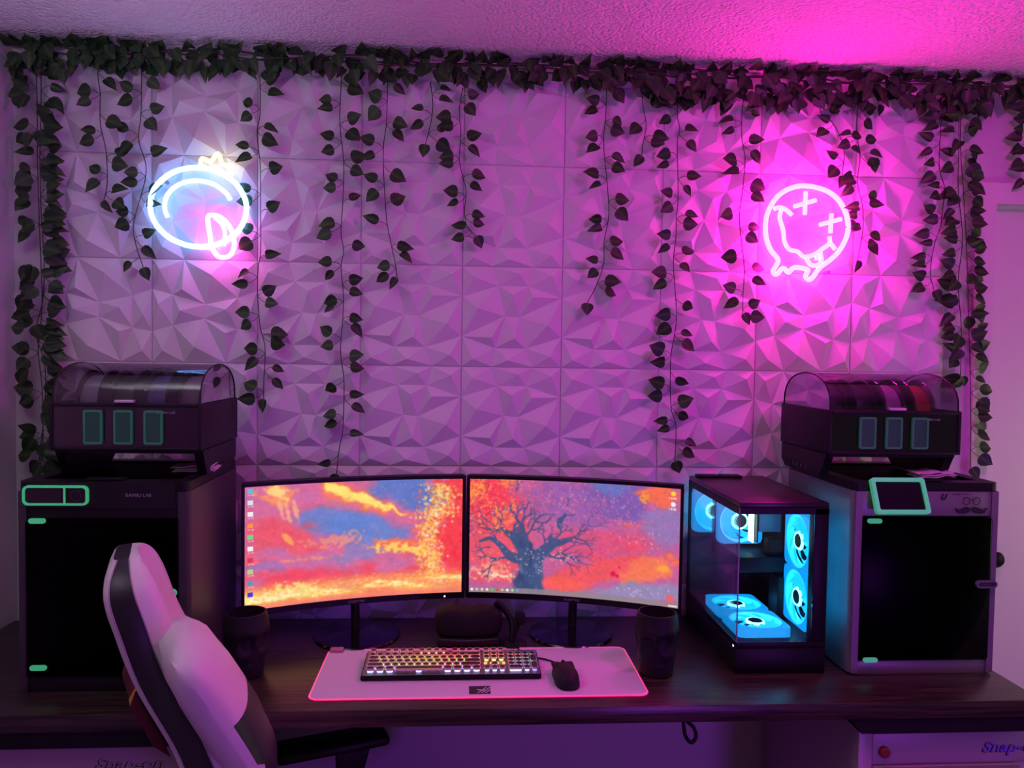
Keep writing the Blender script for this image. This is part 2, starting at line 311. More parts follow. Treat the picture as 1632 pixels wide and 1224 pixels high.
# faceted wall panel: twelve low pyramids over an uneven net, 305 mm square
PS = 0.3048
def panel_mesh():
    L = {'tl': (0, 0), 'T1': (.30, 0), 'T2': (.71, 0), 'tr': (1, 0), 'L1': (0, .30), 'L2': (0, .70), 'R1': (1, .30), 'R2': (1, .70), 'bl': (0, 1), 'B1': (.30, 1), 'B2': (.71, 1), 'br': (1, 1),
         'A': (.36, .19), 'B': (.66, .19), 'C': (.43, .49), 'D': (.57, .505), 'E': (.33, .815), 'F': (.64, .815)}
    pyr = [((.11, .11), ('tl', 'T1', 'A', 'L1'), .8), ((.565, .068), ('T1', 'T2', 'B', 'A'), .75), ((.90, .085), ('T2', 'tr', 'R1', 'B'), .85), ((.50, .28), ('A', 'B', 'D', 'C'), .9),
           ((.708, .30), ('B', 'R1', 'D'), .9), ((.15, .42), ('L1', 'A', 'C', 'L2'), 1.1), ((.29, .71), ('L2', 'C', 'E'), .9), ((.52, .715), ('C', 'D', 'F', 'E'), .95),
           ((.855, .58), ('D', 'R1', 'R2', 'F'), 1.1), ((.105, .925), ('L2', 'E', 'B1', 'bl'), .8), ((.46, .935), ('E', 'F', 'B2', 'B1'), .75), ((.885, .89), ('F', 'R2', 'br', 'B2'), .85)]
    g = 0.0012; s = PS/2-g; H = 0.021; mb = MB(); v = []; idx = {}
    def P(u, w, h): return ((u-0.5)*2*s, -0.003-h, (0.5-w)*2*s)
    for k, (u, w) in L.items(): idx[k] = len(v); v.append(P(u, w, 0.0))
    f = []
    for (u, w), ring, h in pyr:
        a = len(v); v.append(P(u, w, H*h)); n = len(ring)
        for i in range(n): f.append((a, idx[ring[i]], idx[ring[(i+1) % n]]))
    rim = ['tl', 'T1', 'T2', 'tr', 'R1', 'R2', 'br', 'B2', 'B1', 'bl', 'L2', 'L1']; b0 = len(v)
    for k in rim: x, y, z = v[idx[k]]; v.append((x, 0.0, z))
    for i in range(12): j = (i+1) % 12; f.append((idx[rim[i]], b0+i, b0+j, idx[rim[j]]))
    return mb.add(v, f).mesh('wall_panel', M_panel)
pm = panel_mesh()
for c in range(9):
    for r in range(6):
        o = link('wall_panel', pm, wb, (-1.2183+(c+0.5)*PS, 0.0, CEIL-(r+0.5)*PS))
        if c < 2 or c > 6: o.rotation_euler = (0, -PI/2, 0)
# door, casing
d1 = tag(MB().box(DX0+0.004, DX1-0.004, 0.045, 0.085, 0.01, DZ-0.004).build('door_1', M_door), 'plain grey-pink flush door beside the right printer', kind='structure')
kb_ = MB().lathe([(0.0, -0.055), (0.018, -0.053), (0.026, -0.042), (0.024, -0.028), (0.012, -0.018), (0.011, -0.004), (0.028, -0.002), (0.028, 0.0)], 20, axis='y')
k = kb_.build('door_knob', M_blackp, d1, smooth=40); k.location = (DX0+0.06, 0.045, 0.925)
mb = MB().box(DX0-0.055, DX0, -0.016, 0.0, 0, DZ+0.065).box(DX1, DX1+0.055, -0.016, 0.0, 0, DZ+0.065).box(DX0, DX1, -0.016, 0.0, DZ, DZ+0.065).box(DX0-0.0, DX0+0.004, -0.004, 0.09, 0, DZ).box(DX0, DX1, 0.0, 0.09, DZ-0.004, DZ)
tag(mb.build('trim_1', M_trimw), 'white casing around the door', kind='structure')
tag(MB().box(XL, DX0-0.055, -0.012, 0.0, 0, 0.085).build('baseboard_back', M_trimw), 'white baseboard along the back wall', kind='structure')
# ------------------------------------------------------------------ desk and tool chests
DT = 0.76
desk = thing('desk', (0.05, -0.32, 0.0), 'long black-stained wooden desk top spanning both tool chests', 'desk')
MB().rbox(XL+0.004-0.05, 1.395-0.05, -0.315, 0.295, DT-0.04, DT, 0.003, 2).build('tabletop', M_wood, desk, 40)
MB().box(XL+0.03, 1.30, 0.255, 0.285, DT-0.11, DT-0.04).build('rear_rail', M_blackm, desk)
def chest(x0, x1, label, lockx, textx, textmat):
    t = thing('tool_chest', ((x0+x1)/2, -0.33, 0.0), label, 'tool chest', 'tool chests carrying the desk'); w = (x1-x0)/2
    MB().rbox(-w, w, -0.27, 0.27, 0.02, DT-0.076, 0.006, 2).build('body', M_chest, t, 40)
    MB().prism([(-w-0.006, DT-0.0765), (-w-0.03, DT-0.041), (w, DT-0.041), (w, DT-0.0765)], -0.30, 0.27).build('top_tray', M_blackm, t)
    MB().rbox(-w, -w+0.035, -0.278, -0.27, 0.02, DT-0.082, 0.003, 2).build('corner_post', M_chest, t, 40)
    if lockx is None: MB().rbox(w-0.035, w, -0.278, -0.27, 0.02, DT-0.082, 0.003, 2).build('corner_post', M_chest, t, 40)
    MB().rbox(-w+0.036, w-(0.036 if lockx is None else 0.0), -0.275, -0.27, 0.598, DT-0.090, 0.002, 2).build('header_panel', M_chest, t, 40)
    z1 = 0.592
    for h in (0.10, 0.13, 0.15, 0.17):
        d = MB().rbox(-w+0.037, w-0.037, -0.282, -0.27, z1-h+0.006, z1, 0.003, 2).build('drawer', M_chest, t, 40)
        MB().prism([(-0.30, z1-0.004), (-0.284, z1+0.001), (-0.282, z1-0.02), (-0.296, z1-0.018)], -w+0.04, w-0.04, 'yz').build('drawer_pull', M_alu, d)
        z1 -= h
    if lockx is not None:
        lk = MB().lathe([(0.0, -0.012), (0.009, -0.012), (0.0135, -0.008), (0.0135, 0.0)], 20, axis='y').build('lock_knob', M_red, t, 40); lk.location = (lockx-(x0+x1)/2, -0.275, 0.627)
    lettering('Snap-on', 0.034, M_ink, t, loc=(textx-(x0+x1)/2-0.0015, -0.2752, 0.6315), shear=0.28, bold=0.0016, ext=0.0003, smear=1.35)
    lettering('Snap-on', 0.034, textmat, t, loc=(textx-(x0+x1)/2, -0.2760, 0.6325), shear=0.28, bold=0.0004, ext=0.0004, smear=1.35)
chest(-1.295, -0.56, 'pale tool chest under the left end of the desk, partly behind the chair', None, -0.806, M_chest)
chest(0.958, 1.395, 'purple-lit tool chest with a dark red lock under the right end of the desk', 1.022, 1.268, mat('violet_lit_logo', (0.25, 0.18, 0.75), 0.5, var=0.0))  # violet light caught by the reflective logo is put into its colour
# ------------------------------------------------------------------ 3D printers
def printer(x0, yf, label, kind):
    W, Dp, H = 0.389, 0.40, 0.478
    t = thing('printer', (x0+W/2, yf+Dp/2, DT), label, '3d printer', 'enclosed 3d printers at the desk ends'); w = W/2; d = Dp/2
    shell = M_dgrey2 if kind == 'dark' else M_alu
    # open-fronted shell: left, right, rear, bottom, top frame
    side = lambda s: MB().rbox(min(s*w, s*(w-0.030)), max(s*w, s*(w-0.030)), -d, d, 0.004, H-0.006, 0.024, 5, 2)
    for s in (-1, 1): side(s).build('side_panel', M_dgrey if kind == 'dark' else M_alu, t, 50)
    MB().box(-w+0.02, w-0.02, d-0.02, d-0.002, 0.004, H-0.006).build('rear_panel', shell, t)
    MB().rbox(-w+0.022, w-0.022, -d+0.002, d-0.01, 0.0, 0.036, 0.003, 2).build('base_panel', M_dgrey2 if kind == 'dark' else M_alu, t, 40)
    hd = MB().rbox(-w+0.022, w-0.022, -d+0.002, -d+0.05, 0.408, H-0.006, 0.003, 2).build('header_panel', M_dgrey2 if kind == 'dark' else M_alu, t, 40)
    # inside: rods, bed, carriage
    MB().box(-w+0.03, w-0.03, d-0.03, d-0.022, 0.04, H-0.02).build('rear_liner', M_blackm, t)
    bed = MB().rbox(-0.13, 0.13, -0.13, 0.13, 0.150, 0.158, 0.003, 2).build('print_bed', M_blackm, t, 40)
    for x in (-0.05, 0.04): MB().tube([(x, -0.02, 0.04), (x+0.012, -0.02, H-0.06)], 0.005, 8).build('guide_rod', M_alu, t, 40)
    MB().rbox(-0.035, 0.035, -0.06, 0.02, 0.32, 0.40, 0.006, 2).build('tool_head', M_blackp, t, 40)
    # door
    dr = MB().rbox(-w+0.024, w-0.024, -d-0.006, -d-0.001, 0.040, 0.404, 0.004, 2).build('door', M_doorglass, t, 40)
    for z in (0.398 if kind != 'dark' else 0.405, 0.062 if kind == 'dark' else 0.042):
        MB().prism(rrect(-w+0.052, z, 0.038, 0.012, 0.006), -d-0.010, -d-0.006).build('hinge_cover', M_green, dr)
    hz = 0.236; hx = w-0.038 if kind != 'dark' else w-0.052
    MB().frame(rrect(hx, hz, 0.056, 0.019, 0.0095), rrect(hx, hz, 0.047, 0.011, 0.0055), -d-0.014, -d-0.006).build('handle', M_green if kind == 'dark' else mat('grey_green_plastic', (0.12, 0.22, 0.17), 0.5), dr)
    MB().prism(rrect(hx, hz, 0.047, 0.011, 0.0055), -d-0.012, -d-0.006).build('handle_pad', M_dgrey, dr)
    # lid with glass
    lid = MB().frame(rrect(0, 0, W-0.004, Dp-0.006, 0.02), rrect(0, 0, W-0.07, Dp-0.09, 0.012), H-0.006, H+0.016, 'xy').build('lid_frame', M_blackp, t)
    MB().prism(rrect(0, 0, W-0.06, Dp-0.08, 0.012), H+0.005, H+0.010, 'xy').build('lid_glass', M_doorglass, lid)
    MB().rbox(-0.045, 0.045, -d+0.010, -d+0.030, H+0.016, H+0.024, 0.003, 2).build('lid_handle', M_blackp, lid, 40)
    if kind == 'dark':
        sx, sz = -w+0.092, 0.466
        sc = MB().prism(rrect(sx, 0.4635-0.0, 0.140, 0.040, 0.010), -d-0.004, -d+0.003).build('control_panel', M_gloss, t)
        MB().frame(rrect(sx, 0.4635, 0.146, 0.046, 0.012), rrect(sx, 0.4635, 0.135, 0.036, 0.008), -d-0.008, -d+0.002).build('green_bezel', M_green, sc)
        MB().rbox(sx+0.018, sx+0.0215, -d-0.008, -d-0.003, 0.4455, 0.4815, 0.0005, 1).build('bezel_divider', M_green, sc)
        MB().prism(rrect(sx-0.028, 0.4635, 0.082, 0.030, 0.003), -d-0.0055, -d-0.003).build('display', mat('dim_brown_display', (0.02, 0.016, 0.016), 0.25, var=0.2), sc)
        MB().frame(rrect(sx+0.044, 0.4635, 0.026, 0.026, 0.013, 6), rrect(sx+0.044, 0.4635, 0.022, 0.022, 0.011, 6), -d-0.0052, -d-0.003).build('dial_ring', M_dgrey, sc)
        MB().prism(rrect(0, 0.4635, W-0.06, 0.062, 0.006), -d-0.001, -d+0.004).build('fascia', M_dgrey2, t)
        lettering('BAMBU LAB', 0.011, M_inkl, t, loc=(0.052, -d-0.0014, 0.4635), smear=1.0)
    else:
        # tilted touch screen with a green frame
        sc = thing_part('touch_screen', t, (-w+0.110, -d-0.014, 0.462), (-0.42, 0, 0))
        MB().prism(rrect(0, 0, 0.128, 0.080, 0.006), -0.004, 0.008).build('housing', M_gloss, sc)
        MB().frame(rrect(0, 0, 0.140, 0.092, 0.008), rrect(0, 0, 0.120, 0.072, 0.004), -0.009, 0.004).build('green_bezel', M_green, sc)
        MB().box(-0.05, 0.05, 0.006, 0.026, -0.03, 0.03).build('bracket', M_blackp, sc)
        # moustache and round spectacles decal, small logo, faint lettering
        gx, gz = 0.116, 0.424
        dec = MB()
        for s in (-1, 1):
            dec.prism([(gx, gz+0.004), (gx+s*0.012, gz+0.009), (gx+s*0.024, gz+0.004), (gx+s*0.034, gz+0.001), (gx+s*0.043, gz+0.006), (gx+s*0.036, gz-0.007), (gx+s*0.022, gz-0.009), (gx+s*0.006, gz-0.005)], -d-0.0006, -d+0.003)
        dec.build('moustache_decal', M_ink, t)
        g = MB()
        for s in (-1, 1): g.tube([(gx+s*0.0135+0.0095*math.cos(a*PI/10), -d-0.0002, gz+0.024+0.0095*math.sin(a*PI/10)) for a in range(20)], 0.0008, 6, True)
        g.tube([(gx-0.004, -d-0.0002, gz+0.026), (gx, -d-0.0002, gz+0.028), (gx+0.004, -d-0.0002, gz+0.026)], 0.0008, 6)
        g.build('spectacles_decal', M_ink, t)
        lettering('U', 0.020, M_ink, t, loc=(0.033, -d-0.0002, gz+0.034), shear=0.35, bold=0.001)
        lettering('BAMBU LAB X1', 0.0075, mat('faint_print', (0.13, 0.11, 0.16), 0.6, var=0.0), t, loc=(0.066, -d-0.0002, gz+0.041))
    return t
def thing_part(name, parent, loc, rot=(0, 0, 0)):
    e = bpy.data.objects.new(name, None); e.empty_display_size = 0.02; COL.objects.link(e); e.parent = parent; e.location = loc; e.rotation_euler = rot; return e
PL = printer(-1.020, -0.52, 'dark grey enclosed 3D printer at the left end of the desk behind the chair', 'dark')
PR = printer(0.995, -0.48, 'silver 3D printer with green tablet frame and moustache decal right of the computer', 'silver')
# ------------------------------------------------------------------ filament boxes with their spools
def spool_parts(t, colour, flange):
    R = 0.094
    MB().lathe([(0.030, -0.024), (0.078, -0.024), (0.080, -0.020), (0.080, 0.020), (0.078, 0.024), (0.030, 0.024)], 40, axis='x').build('filament', colour, t, 40)
    for s in (-1, 1):
        MB().lathe([(0.028, s*0.0245), (R, s*0.0245), (R+0.002, s*0.0265), (R, s*0.0285), (0.028, s*0.0285), (0.028, s*0.0245)], 40, axis='x').build('flange', flange, t, 40)
    MB().lathe([(0.026, -0.028), (0.030, -0.028), (0.030, 0.028), (0.026, 0.028), (0.026, -0.028)], 24, axis='x').build('hub', flange, t, 40)
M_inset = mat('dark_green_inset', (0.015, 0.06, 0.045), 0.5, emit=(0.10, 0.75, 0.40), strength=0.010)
def filament_box(cx, yf, zb, label, spools, where):
    W, Dp = 0.356, 0.30; w = W/2; d = Dp/2; yc = yf+d
    t = thing('filament_box', (cx, yc, zb), label, 'filament box', 'filament boxes on the printers')
    RH = 0.064   # riser
    for s in (-1, 1):
        f = MB().prism([(-d+0.02, RH), (-d+0.055, 0.0), (d-0.03, 0.0), (d-0.004, 0.02), (d-0.004, RH)], s*w-0.026 if s > 0 else -w+0.004, s*w-0.004 if s > 0 else -w+0.026, 'yz').build('riser_foot', M_blackp, t)
        for k in range(6):
            MB().box(s*w-0.0045 if s > 0 else -w+0.003, s*w-0.003 if s > 0 else -w+0.0045, -0.02+k*0.026, -0.008+k*0.026, 0.010, 0.020).build('vent_slot', M_gloss, f)
    MB().box(-w+0.01, w-0.01, -d+0.012, d-0.01, RH-0.006, RH+0.004).build('base_tray', M_blackp, t)
    z0, z1 = RH+0.002, RH+0.116
    for s in (-1, 1):
        MB().rbox(s*w-0.010 if s > 0 else -w, s*w if s > 0 else -w+0.010, -d, d, z0, z1, 0.004, 2).build('side_wall', M_dgrey2, t, 40)
    MB().box(-w+0.01, w-0.01, d-0.010, d, z0, z1).build('rear_wall', M_dgrey2, t)
    MB().box(-w+0.010, w-0.010, -d+0.004, -d+0.008, z0+0.004, z1-0.006).build('front_window', M_lid, t)
    MB().rbox(-w+0.008, w-0.008, -d-0.002, -d+0.012, z1-0.010, z1, 0.003, 2).rbox(-w+0.008, w-0.008, -d-0.001, -d+0.012, z0, z0+0.008, 0.003, 2).build('front_rail', M_dgrey2, t, 40)
    MB().box(-w+0.012, w-0.012, -d+0.055, -d+0.060, z0+0.004, z1-0.012).build('inner_baffle', M_blackp, t)
    for x in (-0.088, -0.018, 0.052):
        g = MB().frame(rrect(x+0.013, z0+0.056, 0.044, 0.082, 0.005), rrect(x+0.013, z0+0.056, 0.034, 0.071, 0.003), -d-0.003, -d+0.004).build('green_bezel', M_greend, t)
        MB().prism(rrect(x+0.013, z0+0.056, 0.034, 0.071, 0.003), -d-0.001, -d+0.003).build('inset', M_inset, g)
    # domed lid
    prof = []; n = 16
    for k in range(n+1):
        a = PI*(1-k/n); prof.append((0.0+(d-0.008)*math.cos(a)*(1.0 if math.cos(a) < 0 else 1.0), z1+0.093*max(0.0, math.sin(a))**0.72))
    inner = [(y*0.975, z1+(z-z1)*0.972) for y, z in prof]
    mb = MB(); v = []; f = []
    for x in (-w+0.006, w-0.006): v += [(x, y, z) for y, z in prof]
    N = n+1
    for k in range(n): f.append((k, k+1, N+k+1, N+k))
    lid = mb.add(v, f).build('lid', M_lid, t, 60)
    for s in (-1, 1):
        x = s*(w-0.006)
        MB().add([(x, y, z) for y, z in prof], [tuple(range(N))]).build('lid_end', M_lid, lid)
        MB().tube([(x, y, z) for y, z in prof], 0.0022, 6).build('lid_rim', M_dgrey2, lid, 50)
    MB().rbox(-0.022, 0.022, -d-0.010, -d+0.006, z1+0.001, z1+0.008, 0.002, 2).build('lid_latch', mat('pale_latch', (0.6, 0.55, 0.58), 0.25, var=0), lid, 40)
    lettering('BAMBU LAB', 0.0085, M_inkl, t, loc=(0.072, -d-0.0024, z1-0.022))
    for k, (col, fl, nm) in enumerate(spools):
        s = thing('filament_spool', (cx-w+0.055+k*0.082, yc+0.012, zb+z1-0.020), nm, 'filament spool', 'filament spools in the '+where)
        spool_parts(s, col, fl)
    return t
def fil(n, c): return mat('filament_'+n, c, 0.35, var=0.08, scale=120)
clr = glass_mat('clear_spool_plastic', (0.55, 0.50, 0.55), 0.12, 0.1, 0.5)
M_spk = mat('black_spool', (0.02, 0.018, 0.02), 0.35)
filament_box(-0.799, -0.46, DT+0.494, 'smoky-lidded filament box on the dark left printer', [
    (fil('pale_grey', (0.45, 0.43, 0.50)), M_spk, 'pale grey filament spool in left box, farthest left'),
    (fil('black', (0.015, 0.015, 0.018)), M_spk, 'black filament spool in left box beside the pale grey one'),
    (fil('violet', (0.16, 0.10, 0.42)), M_spk, 'violet filament spool in left box, third from left'),
    (fil('dusty_pink', (0.38, 0.26, 0.32)), M_spk, 'dusty pink filament spool at the right end of left box')], 'left box')
filament_box(1.122, -0.44, DT+0.494, 'magenta-lit filament box on the silver right printer', [
    (fil('dark_plum', (0.05, 0.02, 0.05)), M_spk, 'dark plum filament spool at the left end of right box'),
    (fil('charcoal', (0.03, 0.028, 0.03)), M_spk, 'charcoal filament spool in right box, second from left'),
    (fil('white', (0.60, 0.56, 0.58)), clr, 'white filament spool in right box, third from left'),
    (fil('orange', (0.55, 0.16, 0.06)), clr, 'orange-edged filament spool at the right end of right box')], 'right box')
# folded white papers on the printer lids
def paper(loc, rz, label, s=1.0):
    mb = MB(); n = 8
    for k, (h, dx) in enumerate(((0.0, 0.0), (0.005, 0.006), (0.010, -0.004))):
        v = []
        for i in range(n+1):
            x = (i/n-0.5)*0.10*s+dx; zz = h+0.004*math.sin(i*1.3+k)*(i/n)+0.004*(i/n)
            v += [(x, -0.028, zz), (x, 0.028, zz+0.002)]
        v2 = [(a, b, c+0.0025) for a, b, c in v]; f = []
        for i in range(n): f += [(2*i, 2*i+1, 2*i+3, 2*i+2), (2*n+2+2*i, 2*n+2+2*i+2, 2*n+2+2*i+3, 2*n+2+2*i+1)]
        for i in range(n): f += [(2*i, 2*i+2, 2*n+4+2*i, 2*n+2+2*i), (2*i+1, 2*n+3+2*i, 2*n+5+2*i, 2*i+3)]
        m0 = 2*n+2; f += [(0, m0, m0+1, 1), (2*n, 2*n+1, m0+2*n+1, m0+2*n)]
        mb.add(v+v2, f)
    o = mb.build('folded_cloth', M_paper); o.location = loc; o.rotation_euler = (0, 0, rz); return tag(o, label, 'cloth', 'folded cloths on the printers')
paper((-0.668, -0.36, DT+0.494+0.004), 0.1, 'small folded white cloth on the dark left printer')
paper((1.245, -0.40, DT+0.494+0.004), 0.05, 'small folded white cloth on the silver right printer')
# ------------------------------------------------------------------ computer
M_fanframe = mat('lit_fan_frame', (0.05, 0.08, 0.12), 0.4, var=0.0, emit=(0.0, 0.30, 0.80), strength=1.2)
M_blade = mat('lit_fan_blade', (0.1, 0.15, 0.2), 0.35, var=0.0, emit=(0.0, 0.36, 0.95), strength=1.9)
def fan(parent, c, axis, R=0.058):
    """ring frame, hub and nine swept blades; axis: direction the fan faces"""
    f = thing_part('fan', parent, c, {'-x': (0, -PI/2, 0), '-y': (PI/2, 0, 0), 'z': (0, 0, 0)}[axis])
    S = R+0.003
    sq = []; circ = []
    for i in range(48):
        a = 2*PI*i/48; ca, sa = math.cos(a), math.sin(a); k = S/max(abs(ca), abs(sa)); k = min(k, S*1.33); sq.append((k*ca, k*sa)); circ.append((R*ca, R*sa))
    MB().frame(sq, circ, -0.012, 0.012, 'xy').build('frame', M_fanframe, f)
    MB().frame([(x*1.0, y*1.0) for x, y in circ], [(x*0.90, y*0.90) for x, y in circ], -0.009, 0.009, 'xy').build('light_ring', M_cyan, f)
    MB().lathe([(0.0, 0.011), (0.017, 0.011), (0.020, 0.008), (0.020, -0.008), (0.0, -0.008)], 24).build('hub', M_blackp, f, 40)
    MB().lathe([(0.0195, 0.009), (0.0235, 0.0095), (0.0255, 0.004), (0.0205, 0.002)], 24).build('hub_light', M_cyanb, f, 40)
    me = None
    for k in range(7):
        if me is None:
            v = []; fc = []; m = 6
            for i in range(m+1):
                r = 0.021+(R*0.90-0.021)*i/m; a = 1.0*(i/m)**1.2
                for da, h in ((-0.36, -0.007), (0.36, 0.007)):
                    wdt = 1.0; aa = a+da*wdt; v.append((r*math.cos(aa), r*math.sin(aa), h)); v.append((r*math.cos(aa), r*math.sin(aa), h+0.0012))
            for i in range(m):
                b = 4*i
                fc += [(b, b+4, b+6, b+2), (b+1, b+3, b+7, b+5), (b, b+1, b+5, b+4), (b+2, b+6, b+7, b+3)]
            fc += [(0, 2, 3, 1), (4*m, 4*m+1, 4*m+3, 4*m+2)]
            me = MB().add(v, fc).mesh('blade', M_blade)
        o = link('blade', me, f); o.rotation_euler = (0, 0, 2*PI*k/7)
    return f
X0, X1, YF, YB, ZT = 0.706, 0.940, -0.465, -0.030, 1.200
pc = thing('computer', ((X0+X1)/2, (YF+YB)/2, DT), 'black glass-sided computer tower with glowing cyan fans', 'computer')
ox, oy, oz = (X0+X1)/2, (YF+YB)/2, DT
def pcb(): return MB()
def B(name, x0, x1, y0, y1, z0, z1, m, parent=None, r=0.0):
    mb = MB()
    if r: mb.rbox(x0-ox, x1-ox, y0-oy, y1-oy, z0-oz, z1-oz, r, 2)
    else: mb.box(x0-ox, x1-ox, y0-oy, y1-oy, z0-oz, z1-oz)
    return mb.build(name, m, parent or pc, 40 if r else None)
M_top = mat('satin_black_top', (0.02, 0.015, 0.018), 0.32, var=0.0)
B('plinth', X0, X1, YF, YB, DT, 0.826, M_blackp, r=0.003)
B('bottom_deck', X0, X1, YF, YB, 0.826, 0.842, M_blackp, r=0.002)
B('top_panel', X0, X1, YF, YB, ZT-0.014, ZT, M_top, r=0.003)
B('top_rail', X0, X0+0.008, YF+0.004, YB, ZT-0.032, ZT-0.014, M_blackp)
B('front_top_rail', X0+0.002, X1, YF, YF+0.010, ZT-0.030, ZT-0.014, M_blackp)
B('front_pillar', X1-0.038, X1, YF, YF+0.030, 0.842, ZT-0.014, M_blackp, r=0.002)
B('rear_panel', X0, X1, YB-0.008, YB, 0.842, 1.030, M_blackp); B('rear_frame', 0.845, X1, YB-0.008, YB, 1.030, ZT-0.014, M_blackp); B('rear_frame', X0, X0+0.012, YB-0.008, YB, 1.030, ZT-0.014, M_blackp)
B('rear_side_panel', X1-0.008, X1, -0.22, YB-0.008, 0.842, ZT-0.014, M_blackp)
for k in range(5):
    z = 0.870+k*0.068
    B('side_slat', X1-0.003, X1, YF+0.030, -0.22, z, z+0.004, M_blackp)
B('front_glass', X0+0.001, X1-0.038, YF+0.001, YF+0.005, 0.842, ZT-0.030, M_glass)
B('side_glass', X0+0.0005, X0+0.004, YF+0.006, YB-0.008, 0.842, ZT-0.032, M_glass)
B('glass_edge', X0, X0+0.003, YF, YF+0.003, 0.842, ZT-0.014, M_alu)
for k in (0, 1):
    B('top_vent_bar', X0+0.015+k*0.070, X0+0.080+k*0.070, YB-0.05, YB-0.010, ZT, ZT+0.007, M_blackp, r=0.002)
def F(x, y, z, ax, R=0.058): return fan(pc, (x-ox, y-oy, z-oz), ax, R)
F(X1-0.024, -0.360, 0.925, '-x', 0.072); F(X1-0.024, -0.360, 1.077, '-x', 0.072)
F(0.790, -0.375, 0.858, 'z', 0.068); F(0.790, -0.232, 0.858, 'z', 0.068)
F(0.778, -0.052, 1.096, '-y', 0.062); F(0.816, -0.170, 1.090, '-y', 0.062)
B('motherboard', X1-0.020, X1-0.016, -0.225, -0.045, 0.90, 1.16, M_blackm)
B('cooler_block', 0.756, 0.868, -0.155, -0.105, 1.035, 1.148, M_dgrey2, r=0.003)
g = B('graphics_card', 0.775, 0.915, -0.285, -0.050, 0.968, 1.012, M_dgrey2, r=0.006)
B('card_light', 0.776, 0.779, -0.25, -0.12, 0.985, 0.990, M_cyan, g)
for k in range(2): B('memory_stick', 0.832+k*0.013, 0.836+k*0.013, -0.232, -0.200, 1.040, 1.148-0.02*k, M_ram if k == 0 else M_dgrey2)
B('shroud', 0.850, 0.915, -0.232, -0.222, 1.070, 1.150, mat('pale_shroud', (0.45, 0.55, 0.62), 0.4), r=0.003)
B('cable_bundle', 0.862, 0.905, -0.275, -0.235, 1.012, 1.060, M_blackm, r=0.008)
B('drive_cover', X1-0.060, X1-0.040, -0.30, -0.24, 0.842, 0.96, M_blackp, r=0.002)
B('power_led', X0-0.001, X0+0.001, YF+0.018, YF+0.022, 0.824, 0.829, M_dotled)
B('foot_rail', X0+0.01, X1-0.01, YF+0.01, YF+0.05, DT, DT+0.004, M_blackm)
# ------------------------------------------------------------------ monitors (curved, wallpaper painted into the screen mesh)
NU, NV = 384, 216
def srgb(c): c = np.asarray(c, float)/255.0; return np.where(c <= 0.04045, c/12.92, ((c+0.055)/1.055)**2.4)
rng = np.random.default_rng(7)
def vnoise(cx, cy, seed, warp=None):
    r = np.random.default_rng(seed); g = r.random((cy+3, cx+3))
    U, V = (UU, VV) if warp is None else warp
    x = np.clip(U, 0, 1)*cx; y = np.clip(V, 0, 1)*cy; i = x.astype(int); j = y.astype(int); fx = x-i; fy = y-j
    fx = fx*fx*(3-2*fx); fy = fy*fy*(3-2*fy)
    return (g[j, i]*(1-fx)+g[j, i+1]*fx)*(1-fy)+(g[j+1, i]*(1-fx)+g[j+1, i+1]*fx)*fy
def fbm(cx, cy, seed, oct=4, warp=None):
    s = 0; a = 1; t = 0
    for o in range(oct): s = s+a*vnoise(cx*2**o, cy*2**o, seed+o*17, warp); t += a; a *= 0.55
    return s/t
UU, VV = np.meshgrid(np.linspace(0, 1, NU), np.linspace(0, 1, NV))
def sstep(a, b, x): t = np.clip((x-a)/(b-a), 0, 1); return t*t*(3-2*t)
def lay(img, col, m): return img*(1-m[..., None])+np.array(col, float)*m[..., None]
def blob(u, v, ru, rv, ang=0.0, n=None, amp=0.5):
    x = UU-u; y = (VV-v)*0.5625; c, s = math.cos(ang), math.sin(ang); p = (x*c+y*s)/ru; q = (-x*s+y*c)/(rv*0.5625)
    d = np.sqrt(p*p+q*q)
    if n is not None: d = d+(n-0.5)*amp*2
    return 1-sstep(0.55, 1.1, d)
def disc(img, u, v, r, col, a=1.0, sq=1.0):
    """soft dot painted into a small window of the picture"""
    R = r*1.4; i0 = max(0, int((u-R)*NU)); i1 = min(NU, int((u+R)*NU)+2); j0 = max(0, int((v-R*sq/0.5625)*NV)); j1 = min(NV, int((v+R*sq/0.5625)*NV)+2)
    if i1 <= i0 or j1 <= j0: return img
    d = np.hypot(UU[j0:j1, i0:i1]-u, (VV[j0:j1, i0:i1]-v)*0.5625/sq); m = (a*(1-sstep(r*0.6, r*1.25, d)))[..., None]
    img[j0:j1, i0:i1] = img[j0:j1, i0:i1]*(1-m)+np.array(col, float)*m; return img
def soften(img, n=1):
    for _ in range(n):
        p = np.pad(img, ((1, 1), (1, 1), (0, 0)), 'edge'); img = (p[1:-1, 1:-1]*4+(p[:-2, 1:-1]+p[2:, 1:-1]+p[1:-1, :-2]+p[1:-1, 2:])*2+p[:-2, :-2]+p[:-2, 2:]+p[2:, :-2]+p[2:, 2:])/16
    return img
